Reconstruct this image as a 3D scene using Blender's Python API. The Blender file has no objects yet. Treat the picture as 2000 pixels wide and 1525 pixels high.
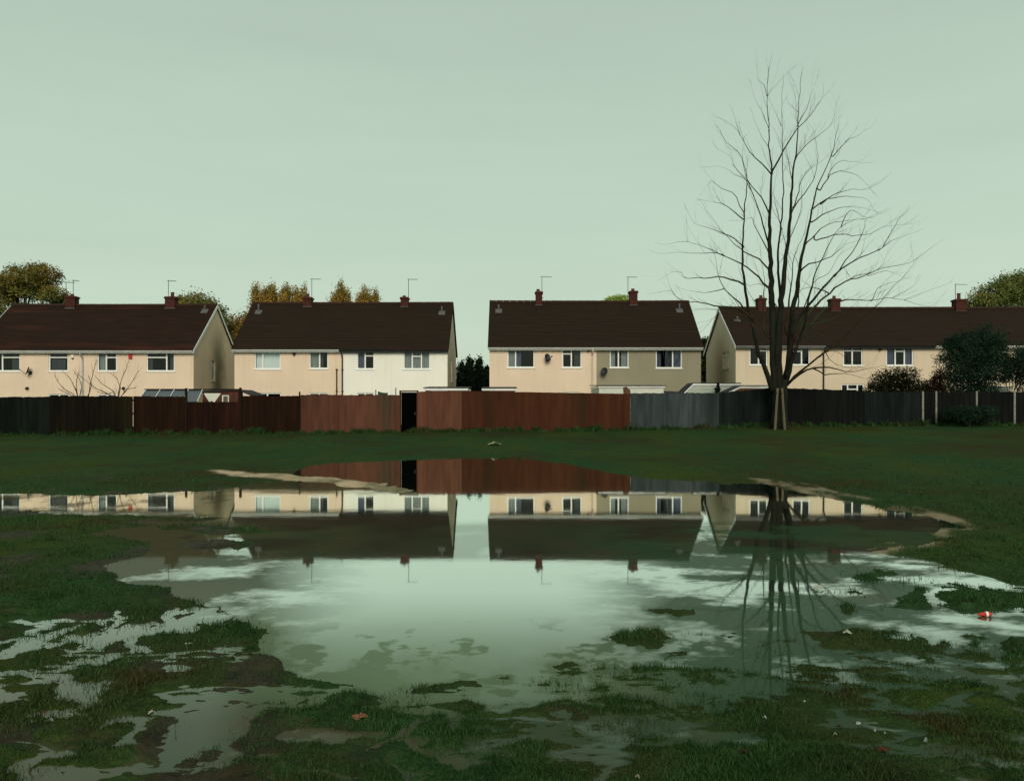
import bpy, bmesh, math, random
import numpy as np
from mathutils import Vector, Matrix
R = math.radians
SC = bpy.context.scene
COL = SC.collection

# ------------------------------------------------------------------ camera, sky, sun, exposure
F = 1600.0; CX = 1000.0; HY = 787.0; EYE = 1.8          # focal length and horizon in photo pixels
cam = bpy.data.cameras.new('camera'); camo = bpy.data.objects.new('camera', cam); COL.objects.link(camo)
camo.location = (0, 0, EYE); camo.rotation_euler = (R(90), 0, 0)
cam.sensor_width = 36; cam.lens = 36 * F / 2000; cam.shift_y = (HY - 762.5) / 2000
cam.clip_start = 0.1; cam.clip_end = 6000
SC.camera = camo

SUN_EL, SUN_AZ = 26, -5                                  # behind the camera, veiled by cloud
w = bpy.data.worlds.new('World'); SC.world = w; w.use_nodes = True
nt = w.node_tree; nt.nodes.clear()
def N(t, nt=nt, **k):
    n = nt.nodes.new(t)
    for a, b in k.items(): setattr(n, a, b)
    return n
wo = N('ShaderNodeOutputWorld'); bg = N('ShaderNodeBackground')
sky = N('ShaderNodeTexSky'); sky.sky_type = 'NISHITA'; sky.sun_disc = False
sky.sun_elevation = R(SUN_EL); sky.sun_rotation = R(180 + SUN_AZ); sky.air_density = 1.5; sky.dust_density = 4
skm = N('ShaderNodeVectorMath', operation='SCALE'); skm.inputs['Scale'].default_value = 0.07
nt.links.new(sky.outputs[0], skm.inputs[0])
tc = N('ShaderNodeTexCoord'); sx = N('ShaderNodeSeparateXYZ'); nt.links.new(tc.outputs['Generated'], sx.inputs[0])
ramp = N('ShaderNodeValToRGB'); nt.links.new(sx.outputs['Z'], ramp.inputs[0])
el = ramp.color_ramp.elements
el[0].position = 0.0; el[0].color = (0.60, 0.71, 0.555, 1)
el[1].position = 1.0; el[1].color = (0.30, 0.37, 0.33, 1)
for p, c in ((0.10, (0.545, 0.675, 0.545)), (0.24, (0.515, 0.645, 0.525)), (0.45, (0.44, 0.55, 0.455))):
    e = el.new(p); e.color = (*c, 1)
mp = N('ShaderNodeMapping'); mp.inputs['Scale'].default_value = (1.2, 1.2, 9)
nz = N('ShaderNodeTexNoise'); nz.inputs['Scale'].default_value = 2.2; nz.inputs['Detail'].default_value = 6
nt.links.new(tc.outputs['Generated'], mp.inputs[0]); nt.links.new(mp.outputs[0], nz.inputs['Vector'])
mr = N('ShaderNodeMapRange'); mr.inputs[1].default_value = .3; mr.inputs[2].default_value = .7
mr.inputs[3].default_value = 0.972; mr.inputs[4].default_value = 1.027
nt.links.new(nz.outputs[0], mr.inputs[0])
cl = N('ShaderNodeVectorMath', operation='SCALE'); nt.links.new(ramp.outputs[0], cl.inputs[0]); nt.links.new(mr.outputs[0], cl.inputs['Scale'])
mx = N('ShaderNodeMix', data_type='RGBA'); mx.inputs[0].default_value = 0.93      # thick overcast over the clear sky
nt.links.new(skm.outputs[0], mx.inputs[6]); nt.links.new(cl.outputs[0], mx.inputs[7])
nt.links.new(mx.outputs[2], bg.inputs[0]); bg.inputs[1].default_value = 1.05
nt.links.new(bg.outputs[0], wo.inputs[0])

sun = bpy.data.lights.new('sun', 'SUN'); sun.energy = 2.15; sun.angle = R(27); sun.color = (1.0, 0.90, 0.76)
suno = bpy.data.objects.new('sun', sun); COL.objects.link(suno)
suno.rotation_euler = (R(90 - SUN_EL), 0, R(-SUN_AZ)); suno.location = (-5, -20, 20)
SC.view_settings.view_transform = 'Standard'; SC.view_settings.look = 'None'
SC.view_settings.exposure = 0.0; SC.view_settings.gamma = 1.0
SC.cycles.max_bounces = 8; SC.cycles.transparent_max_bounces = 12

def P(px, py, D): return Vector(((px - CX) / F * D, D, EYE + (HY - py) / F * D))
def XP(px, D): return (px - CX) / F * D
def ZP(py, D): return EYE + (HY - py) / F * D

# ------------------------------------------------------------------ materials
def lin(c):
    c = c / 255.0
    return c / 12.92 if c <= 0.04045 else ((c + 0.055) / 1.055) ** 2.4
def nodes_mat(name):
    m = bpy.data.materials.new(name); m.use_nodes = True
    t = m.node_tree; t.nodes.clear()
    o = t.nodes.new('ShaderNodeOutputMaterial'); b = t.nodes.new('ShaderNodeBsdfPrincipled')
    t.links.new(b.outputs[0], o.inputs[0])
    return m, t, b
def noise_mat(name, c1, c2, rough=0.8, scale=3.0, stretch=(1, 1, 1), bump=0.0, bscale=40.0, spec=0.3, c3=None, lo=.35, hi=.65,
              attr=None, attr_amt=0.5, bdist=0.01):
    """two or three colours mixed by noise in object space; attr = a float attribute that lightens or darkens"""
    m, t, b = nodes_mat(name)
    n = lambda k: t.nodes.new(k)
    tcn = n('ShaderNodeTexCoord'); mpn = n('ShaderNodeMapping'); mpn.inputs['Scale'].default_value = stretch
    t.links.new(tcn.outputs['Object'], mpn.inputs[0])
    no = n('ShaderNodeTexNoise'); no.inputs['Scale'].default_value = scale; no.inputs['Detail'].default_value = 7; no.inputs['Roughness'].default_value = .62
    t.links.new(mpn.outputs[0], no.inputs['Vector'])
    rp = n('ShaderNodeValToRGB'); rp.color_ramp.elements[0].position = lo; rp.color_ramp.elements[1].position = hi
    rp.color_ramp.elements[0].color = (*c1, 1); rp.color_ramp.elements[1].color = (*c2, 1)
    t.links.new(no.outputs[0], rp.inputs[0]); out = rp.outputs[0]
    if c3:
        n2 = n('ShaderNodeTexNoise'); n2.inputs['Scale'].default_value = scale * .31; n2.inputs['Detail'].default_value = 4
        t.links.new(mpn.outputs[0], n2.inputs['Vector'])
        r2 = n('ShaderNodeMapRange'); r2.inputs[1].default_value = .5; r2.inputs[2].default_value = .68
        t.links.new(n2.outputs[0], r2.inputs[0])
        mm = n('ShaderNodeMix'); mm.data_type = 'RGBA'; t.links.new(r2.outputs[0], mm.inputs[0]); t.links.new(out, mm.inputs[6]); mm.inputs[7].default_value = (*c3, 1)
        out = mm.outputs[2]
    if attr:
        at = n('ShaderNodeAttribute'); at.attribute_name = attr
        ma = n('ShaderNodeMapRange'); ma.inputs[3].default_value = 1 - attr_amt; ma.inputs[4].default_value = 1 + attr_amt
        t.links.new(at.outputs['Fac'], ma.inputs[0])
        vs = n('ShaderNodeVectorMath'); vs.operation = 'SCALE'; t.links.new(out, vs.inputs[0]); t.links.new(ma.outputs[0], vs.inputs['Scale'])
        out = vs.outputs[0]
    t.links.new(out, b.inputs['Base Color'])
    b.inputs['Roughness'].default_value = rough; b.inputs['Specular IOR Level'].default_value = spec
    if bump:
        n3 = n('ShaderNodeTexNoise'); n3.inputs['Scale'].default_value = bscale; n3.inputs['Detail'].default_value = 5
        t.links.new(mpn.outputs[0], n3.inputs['Vector'])
        bp = n('ShaderNodeBump'); bp.inputs['Strength'].default_value = bump; bp.inputs['Distance'].default_value = bdist
        t.links.new(n3.outputs[0], bp.inputs['Height']); t.links.new(bp.outputs[0], b.inputs['Normal'])
    return m
def C(r, g, b, k=1.0): return (lin(r) * k, lin(g) * k, lin(b) * k)

def wall_mat(name, base, dirt, damp, lo=.35, hi=.75, stain=None, stain_c=None):
    """pebble-dash render: weathered colour, rain streaks, damp foot; optional gable stain of its own shape"""
    m, t, b = nodes_mat(name); n = lambda k: t.nodes.new(k); L = t.links.new
    tcn = n('ShaderNodeTexCoord')
    n1 = n('ShaderNodeTexNoise'); n1.inputs['Scale'].default_value = .55; n1.inputs['Detail'].default_value = 6; L(tcn.outputs['Object'], n1.inputs['Vector'])
    r1 = n('ShaderNodeMapRange'); r1.inputs[1].default_value = lo; r1.inputs[2].default_value = hi; r1.inputs[4].default_value = .8; L(n1.outputs[0], r1.inputs[0])
    a = n('ShaderNodeMix'); a.data_type = 'RGBA'; L(r1.outputs[0], a.inputs[0]); a.inputs[6].default_value = (*base, 1); a.inputs[7].default_value = (*dirt, 1)
    mpn = n('ShaderNodeMapping'); mpn.inputs['Scale'].default_value = (5, 5, .35); L(tcn.outputs['Object'], mpn.inputs[0])
    n2 = n('ShaderNodeTexNoise'); n2.inputs['Scale'].default_value = 1.0; n2.inputs['Detail'].default_value = 5; L(mpn.outputs[0], n2.inputs['Vector'])
    r2 = n('ShaderNodeMapRange'); r2.inputs[1].default_value = .52; r2.inputs[2].default_value = .8; r2.inputs[4].default_value = .42; L(n2.outputs[0], r2.inputs[0])
    c = n('ShaderNodeMix'); c.data_type = 'RGBA'; L(r2.outputs[0], c.inputs[0]); L(a.outputs[2], c.inputs[6]); c.inputs[7].default_value = (*damp, 1)
    out = c.outputs[2]
    if stain:
        yc, wd, ztop = stain
        sp = n('ShaderNodeSeparateXYZ'); L(tcn.outputs['Object'], sp.inputs[0])
        s1 = n('ShaderNodeMath'); s1.operation = 'SUBTRACT'; L(sp.outputs['Y'], s1.inputs[0]); s1.inputs[1].default_value = yc
        s2 = n('ShaderNodeMath'); s2.operation = 'ABSOLUTE'; L(s1.outputs[0], s2.inputs[0])
        ns = n('ShaderNodeTexNoise'); ns.inputs['Scale'].default_value = .9; ns.inputs['Detail'].default_value = 5; L(tcn.outputs['Object'], ns.inputs['Vector'])
        s3 = n('ShaderNodeMath'); s3.operation = 'MULTIPLY_ADD'; L(ns.outputs[0], s3.inputs[0]); s3.inputs[1].default_value = 1.6; L(s2.outputs[0], s3.inputs[2])
        mr1 = n('ShaderNodeMapRange'); mr1.interpolation_type = 'SMOOTHSTEP'; L(s3.outputs[0], mr1.inputs[0]); mr1.inputs[1].default_value = .8; mr1.inputs[2].default_value = wd + .8; mr1.inputs[3].default_value = 1; mr1.inputs[4].default_value = 0
        mr2 = n('ShaderNodeMapRange'); mr2.interpolation_type = 'SMOOTHSTEP'; L(sp.outputs['Z'], mr2.inputs[0]); mr2.inputs[1].default_value = ztop - 3.5; mr2.inputs[2].default_value = ztop; mr2.inputs[3].default_value = .9; mr2.inputs[4].default_value = 0.05
        mu = n('ShaderNodeMath'); mu.operation = 'MULTIPLY'; L(mr1.outputs[0], mu.inputs[0]); L(mr2.outputs[0], mu.inputs[1])
        d = n('ShaderNodeMix'); d.data_type = 'RGBA'; L(mu.outputs[0], d.inputs[0]); L(out, d.inputs[6]); d.inputs[7].default_value = (*stain_c, 1)
        out = d.outputs[2]
    L(out, b.inputs['Base Color']); b.inputs['Roughness'].default_value = .92; b.inputs['Specular IOR Level'].default_value = .2
    n3 = n('ShaderNodeTexNoise'); n3.inputs['Scale'].default_value = 60; n3.inputs['Detail'].default_value = 3; L(tcn.outputs['Object'], n3.inputs['Vector'])
    bp = n('ShaderNodeBump'); bp.inputs['Strength'].default_value = .5; bp.inputs['Distance'].default_value = .008
    L(n3.outputs[0], bp.inputs['Height']); L(bp.outputs[0], b.inputs['Normal'])
    return m

M = {}
M['cream'] = wall_mat('cream_render', (.77, .61, .475), (.67, .53, .41), (.52, .435, .335))
M['cream_grey'] = wall_mat('pale_cream_render', (.68, .565, .43), (.60, .50, .37), (.50, .42, .30))
M['white'] = wall_mat('white_painted_render', (.86, .84, .76), (.78, .77, .70), (.60, .64, .62))
M['olive'] = wall_mat('olive_grey_render', (.30, .27, .19), (.26, .235, .17), (.21, .21, .18))
M['gable_a'] = wall_mat('weathered_cream_gable', (.78, .62, .45), (.66, .53, .38), (.50, .42, .29), stain=(.35, 1.8, 7.2), stain_c=(.12, .115, .06))
M['gable_b'] = wall_mat('weathered_grey_gable', (.62, .54, .40), (.52, .46, .34), (.40, .37, .27))
M['gable_c'] = wall_mat('brown_stained_gable', (.80, .66, .48), (.70, .57, .40), (.50, .41, .28), stain=(-.4, 2.2, 6.4), stain_c=(.40, .34, .21))
M['roof_red'] = noise_mat('red_brown_roof_tile', (.013, .008, .005), (.024, .010, .006), .85, 1.0, (.6, 1, 5), .4, 14, .12, c3=(.050, .015, .009), bdist=.02)
M['roof'] = noise_mat('dark_brown_roof_tile', (.0150, .0098, .0058), (.022, .0125, .0072), .85, 1.0, (.6, 1, 5), .4, 14, .12, c3=(.023, .0125, .008), bdist=.02)
M['ridge'] = noise_mat('ridge_tile', (.022, .010, .006), (.036, .014, .008), .85, 6, bump=.3)
M['brick'] = noise_mat('chimney_brick', (.036, .010, .007), (.072, .019, .012), .9, 9, bump=.6, bscale=30)
M['pot'] = noise_mat('clay_pot', (.06, .02, .012), (.10, .03, .02), .8, 12)
M['plastic_white'] = noise_mat('white_upvc', (.74, .76, .74), (.82, .83, .80), .45, 8, spec=.4)
M['fascia'] = noise_mat('white_painted_fascia', (.60, .63, .62), (.80, .81, .78), .6, 3, (1, 1, 6))
M['black_plastic'] = noise_mat('black_plastic', (.012, .013, .015), (.022, .022, .022), .5, 5)
M['grey_plastic'] = noise_mat('grey_plastic', (.20, .21, .21), (.30, .30, .29), .6, 5)
M['cream_pipe'] = noise_mat('cream_painted_pipe', (.45, .42, .34), (.62, .58, .48), .5, 3)
M['bluegrey_pipe'] = noise_mat('blue_grey_pipe', (.30, .35, .38), (.45, .49, .50), .5, 3)
M['lead'] = noise_mat('grey_vent_pipe', (.07, .07, .075), (.12, .12, .12), .6, 8)
M['metal'] = noise_mat('aerial_metal', (.05, .05, .05), (.09, .09, .09), .5, 8)
M['red_box'] = noise_mat('red_plastic', (.40, .02, .015), (.50, .03, .02), .5, 8)
M['dish'] = noise_mat('dark_dish', (.018, .019, .022), (.03, .03, .033), .5, 8)
M['curtain_pale'] = noise_mat('pale_net_curtain', (.66, .74, .78), (.82, .87, .88), .95, 3, (14, 1, .4))
M['curtain_grey'] = noise_mat('grey_curtain', (.20, .24, .26), (.36, .40, .40), .95, 3, (14, 1, .4))
M['curtain_blue'] = noise_mat('blue_curtain', (.06, .08, .15), (.13, .15, .24), .95, 3, (14, 1, .4))
M['curtain_dark'] = noise_mat('dark_curtain', (.035, .04, .05), (.08, .09, .10), .95, 3, (14, 1, .4))
M['room'] = noise_mat('dim_room_wall', (.03, .035, .035), (.05, .055, .05), .95, 2)
M['soffit'] = noise_mat('dark_soffit', (.05, .05, .05), (.08, .08, .08), .8, 3)
def glass(name, tint=(.80, .84, .82), g=.10):
    m, t, b = nodes_mat(name); t.nodes.remove(b); o = t.nodes[0]
    tr = t.nodes.new('ShaderNodeBsdfTransparent'); tr.inputs[0].default_value = (*tint, 1)
    gl = t.nodes.new('ShaderNodeBsdfGlossy'); gl.inputs['Roughness'].default_value = .02; gl.inputs[0].default_value = (.9, .95, .93, 1)
    fr = t.nodes.new('ShaderNodeFresnel'); fr.inputs[0].default_value = 1.45
    mxs = t.nodes.new('ShaderNodeMixShader'); t.links.new(fr.outputs[0], mxs.inputs[0]); t.links.new(tr.outputs[0], mxs.inputs[1]); t.links.new(gl.outputs[0], mxs.inputs[2])
    t.links.new(mxs.outputs[0], o.inputs[0]); return m
M['glass'] = glass('window_glass')
M['bark'] = noise_mat('dark_wet_bark', (.008, .009, .007), (.019, .018, .012), .85, 5, (1, 1, .3), .8, 20, .08, c3=(.016, .024, .014), bdist=.02)
M['twig'] = noise_mat('reddish_brown_twig', (.028, .022, .012), (.060, .028, .016), .85, 1.6, (1, 1, 1), c3=(.022, .046, .020), spec=.05, lo=.45, hi=.6)
M['twig_tan'] = noise_mat('tan_brown_twig', (.06, .04, .02), (.10, .065, .035), .8, 2)
M['trunk'] = noise_mat('background_bark', (.02, .018, .012), (.04, .032, .02), .9, 4)
M['stake'] = noise_mat('weathered_stake', (.10, .085, .055), (.16, .13, .085), .85, 6, (1, 1, .3))

# ------------------------------------------------------------------ object helpers
def link(o, parent=None):
    COL.objects.link(o)
    if parent is not None:
        o.parent = parent
    return o
def tag(o, label=None, cat=None, group=None, kind=None):
    if label: o['label'] = label
    if cat: o['category'] = cat
    if group: o['group'] = group
    if kind: o['kind'] = kind
    return o
def empty(name, loc, label, cat, group=None):
    o = bpy.data.objects.new(name, None); link(o); o.location = loc; o.empty_display_size = .3
    return tag(o, label, cat, group)
def wpos(o):
    v = Vector(o.location)
    while o.parent: o = o.parent; v = v + Vector(o.location)
    return v
class MB:
    """collects world-space faces, builds ONE mesh object; optional per-face tone"""
    def __init__(s): s.v = []; s.f = []; s.t = []
    def add(s, vs, fs, tone=.5):
        n = len(s.v); s.v += [tuple(v) for v in vs]; s.f += [tuple(i + n for i in f) for f in fs]; s.t += [tone] * len(vs)
    def box(s, x0, x1, y0, y1, z0, z1, tone=.5, sl=0.0):
        # sl: extra height of the top at x1 (sloping top)
        s.add([(x0, y0, z0), (x1, y0, z0), (x1, y1, z0), (x0, y1, z0), (x0, y0, z1), (x1, y0, z1 + sl), (x1, y1, z1 + sl), (x0, y1, z1)],
              [(0, 3, 2, 1), (4, 5, 6, 7), (0, 1, 5, 4), (1, 2, 6, 5), (2, 3, 7, 6), (3, 0, 4, 7)], tone)
    def hexa(s, p, tone=.5):
        s.add(p, [(0, 3, 2, 1), (4, 5, 6, 7), (0, 1, 5, 4), (1, 2, 6, 5), (2, 3, 7, 6), (3, 0, 4, 7)], tone)
    def tube(s, pts, rad, sides=6, cap=True):
        pts = [Vector(p) for p in pts]
        if not hasattr(rad, '__len__'): rad = [rad] * len(pts)
        n0 = len(s.v); ref = Vector((0.13, 1, 0.07)).normalized()
        for i, p in enumerate(pts):
            a = pts[max(i - 1, 0)]; b = pts[min(i + 1, len(pts) - 1)]
            d = (b - a)
            if d.length < 1e-7: d = Vector((0, 0, 1))
            d.normalize()
            u = d.cross(ref)
            if u.length < 1e-3: u = d.cross(Vector((1, 0, 0)))
            u.normalize(); v = d.cross(u)
            for k in range(sides):
                an = 2 * math.pi * k / sides
                q = p + (u * math.cos(an) + v * math.sin(an)) * rad[i]
                s.v.append((q.x, q.y, q.z)); s.t.append(.5)
        for i in range(len(pts) - 1):
            for k in range(sides):
                a = n0 + i * sides + k; b = n0 + i * sides + (k + 1) % sides
                s.f.append((a, a + sides, b + sides, b))
        if cap:
            s.f.append(tuple(n0 + k for k in range(sides)))
            e = n0 + (len(pts) - 1) * sides
            s.f.append(tuple(e + k for k in reversed(range(sides))))
    def build(s, name, mat, parent=None, smooth=False, bevel=0):
        base = wpos(parent) if parent is not None else Vector((0, 0, 0))
        me = bpy.data.meshes.new(name)
        a = np.array(s.v, dtype=float).reshape(-1, 3)
        # object origin = parent's; material coordinates stay world-like through a UV-free object offset
        me.from_pydata([tuple(q) for q in (a - np.array(base))], [], s.f)
        at = me.attributes.new('tone', 'FLOAT', 'POINT'); at.data.foreach_set('value', np.array(s.t, dtype=np.float32))
        me.materials.append(mat)
        if smooth: me.shade_smooth()
        me.update()
        o = bpy.data.objects.new(name, me); link(o, parent)
        if bevel:
            bv = o.modifiers.new('bevel', 'BEVEL'); bv.width = bevel; bv.segments = 2; bv.limit_method = 'ANGLE'
        return o

# ------------------------------------------------------------------ noise for terrain
def _h(ix, iy, seed):
    n = (ix.astype(np.int64) * 374761393 + iy.astype(np.int64) * 668265263 + seed * 1442695041) & 0xffffffff
    n = ((n ^ (n >> 13)) * 1274126177) & 0xffffffff
    return ((n ^ (n >> 16)) & 0xffffff) / float(0xffffff)
def vnoise(x, y, seed=0):
    ix = np.floor(x); iy = np.floor(y); fx = x - ix; fy = y - iy
    fx = fx * fx * fx * (fx * (fx * 6 - 15) + 10); fy = fy * fy * fy * (fy * (fy * 6 - 15) + 10)
    a = _h(ix, iy, seed); b = _h(ix + 1, iy, seed); c = _h(ix, iy + 1, seed); d = _h(ix + 1, iy + 1, seed)
    return (a * (1 - fx) + b * fx) * (1 - fy) + (c * (1 - fx) + d * fx) * fy
def fbm(x, y, oct=5, seed=0, gain=.5):
    s = 0; a = 1; t = 0
    for k in range(oct):
        s = s + a * (vnoise(x * 2 ** k + 17.3 * k, y * 2 ** k - 9.1 * k, seed + k) - .5); t += a; a *= gain
    return s / t * 2
def sstep(a, b, x):
    t = np.clip((x - a) / (b - a), 0, 1); return t * t * (3 - 2 * t)
def toW(poly):
    out = []
    for px, py in poly:
        Y = F * EYE / (py - HY); out.append(((px - CX) / F * Y, Y))
    return out
def sdf(X, Y, poly):
    """signed distance in metres, negative inside"""
    d = np.full(X.shape, 1e9); ins = np.zeros(X.shape, bool); n = len(poly)
    for i in range(n):
        ax, ay = poly[i]; bx, by = poly[(i + 1) % n]
        ex, ey = bx - ax, by - ay; wx, wy = X - ax, Y - ay
        t = np.clip((wx * ex + wy * ey) / (ex * ex + ey * ey + 1e-12), 0, 1)
        d = np.minimum(d, (wx - ex * t) ** 2 + (wy - ey * t) ** 2)
        c = ((ay > Y) != (by > Y)) & (X < (bx - ax) * (Y - ay) / (by - ay + 1e-12) + ax)
        ins ^= c
    d = np.sqrt(d); return np.where(ins, -d, d)

MAIN = toW([(-80, 964), (60, 966), (170, 969), (300, 963), (400, 957), (480, 949), (545, 943), (578, 935), (580, 912), (640, 905), (780, 899),
    (905, 894), (1010, 895), (1095, 905), (1160, 918), (1235, 932), (1330, 938), (1420, 942), (1490, 945), (1540, 957), (1600, 970),
    (1700, 986), (1800, 1006), (1872, 1027), (1830, 1045), (1815, 1060), (1770, 1070), (1700, 1078), (1800, 1092), (1880, 1110),
    (1960, 1135), (2080, 1150), (2080, 1200), (1850, 1205), (1700, 1230), (1560, 1250), (1400, 1240), (1250, 1262), (1150, 1280), (1050, 1310),
    (920, 1325), (800, 1365), (700, 1372), (600, 1345), (530, 1330), (480, 1290), (510, 1240), (460, 1205), (400, 1180), (300, 1145),
    (215, 1125), (200, 1105), (270, 1085), (290, 1062), (170, 1044), (200, 1034), (300, 1028), (180, 1010), (80, 998), (-80, 992)])
WATERS = [toW(p) for p in (
    [(-20, 1276), (60, 1245), (160, 1212), (168, 1218), (110, 1248), (35, 1282), (-20, 1282)],
    [(155, 1260), (195, 1232), (250, 1226), (212, 1200), (228, 1186), (244, 1205), (300, 1226), (340, 1190), (385, 1185), (450, 1203), (440, 1228),
     (370, 1236), (275, 1247), (268, 1262), (312, 1275), (250, 1287), (232, 1262)],
    [(125, 1286), (170, 1289), (238, 1281), (205, 1300), (160, 1314)],
    [(40, 1286), (82, 1308), (98, 1324), (150, 1329), (218, 1328), (214, 1355), (182, 1380), (130, 1362), (70, 1352), (90, 1340), (58, 1312)],
    [(-20, 1328), (45, 1352), (80, 1388), (50, 1374), (-20, 1358)],
    [(190, 1432), (215, 1408), (285, 1400), (272, 1416), (240, 1422)],
    [(300, 1440), (330, 1395), (420, 1370), (520, 1385), (500, 1440), (440, 1460), (330, 1505), (300, 1490)],
    [(720, 1462), (775, 1432), (800, 1412), (835, 1398), (828, 1380), (846, 1372), (862, 1388), (835, 1408), (818, 1430), (768, 1452), (755, 1468)],
    [(750, 1484), (800, 1490), (850, 1506), (840, 1522), (790, 1508)],
    [(880, 1438), (950, 1420), (1030, 1402), (1020, 1412), (960, 1430), (900, 1444)],
    [(1050, 1385), (1120, 1385), (1100, 1400), (1060, 1402)],
    [(1090, 1330), (1150, 1320), (1190, 1345), (1140, 1360), (1100, 1350)],
    [(1300, 1315), (1400, 1335), (1480, 1345), (1560, 1335), (1540, 1352), (1420, 1362), (1320, 1350)],
    [(1340, 1390), (1400, 1370), (1480, 1350), (1470, 1375), (1400, 1392)],
    [(1580, 1330), (1640, 1335), (1630, 1345), (1585, 1345)],
    [(1690, 1330), (1745, 1335), (1720, 1350), (1700, 1352)],
    [(1755, 1318), (1815, 1320), (1800, 1328), (1760, 1328)],
    [(1780, 1190), (1910, 1198), (2080, 1205), (2080, 1243), (1955, 1252), (1972, 1288), (1915, 1292), (1905, 1270), (1860, 1278), (1790, 1247), (1715, 1238)],
    [(1790, 1263), (1830, 1275), (1860, 1310), (1895, 1322), (1860, 1325), (1820, 1290)],
    [(1955, 1352), (2080, 1350), (2080, 1372), (1990, 1368)])]
BAR = toW([(425, 922), (520, 927), (590, 930), (660, 932), (720, 940), (800, 961), (765, 963), (700, 950), (640, 942), (560, 937), (430, 928)])
ISLES = [BAR] + [toW(p) for p in (
    [(1765, 1162), (1822, 1147), (1830, 1165), (1812, 1190), (1735, 1190)],
    [(1848, 1188), (1852, 1155), (1930, 1150), (2010, 1158), (2080, 1180), (1920, 1190)],
    [(1868, 1236), (1910, 1231), (1925, 1240), (1880, 1243)],
    [(1700, 1245), (1790, 1240), (1780, 1255), (1710, 1262)],
    [(1800, 1262), (1850, 1252), (1870, 1262), (1840, 1270)],
    [(1880, 1250), (1900, 1243), (1915, 1256), (1885, 1262)],
    [(1640, 1182), (1665, 1180), (1680, 1195), (1655, 1198)],
    [(150, 1012), (240, 1008), (330, 1010), (440, 1013), (380, 1020), (250, 1019)],
    [(290, 1030), (380, 1027), (500, 1031), (545, 1040), (470, 1046), (360, 1040)],
    [(330, 1062), (430, 1056), (520, 1062), (470, 1072), (380, 1072)],
    [(240, 1218), (275, 1200), (300, 1205), (295, 1216)],
    [(340, 1204), (365, 1200), (372, 1206), (350, 1212)],
    [(200, 1212), (232, 1214), (230, 1226)],
    [(1180, 1238), (1260, 1230), (1320, 1245), (1290, 1262), (1230, 1262)],
    [(1270, 1190), (1340, 1185), (1350, 1198), (1290, 1202)],
    [(1080, 1295), (1120, 1290), (1140, 1300), (1100, 1312)],
    [(380, 1222), (440, 1218), (480, 1232), (440, 1240), (395, 1238)],
    [(450, 1228), (500, 1230), (525, 1242), (480, 1244)])]

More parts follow.
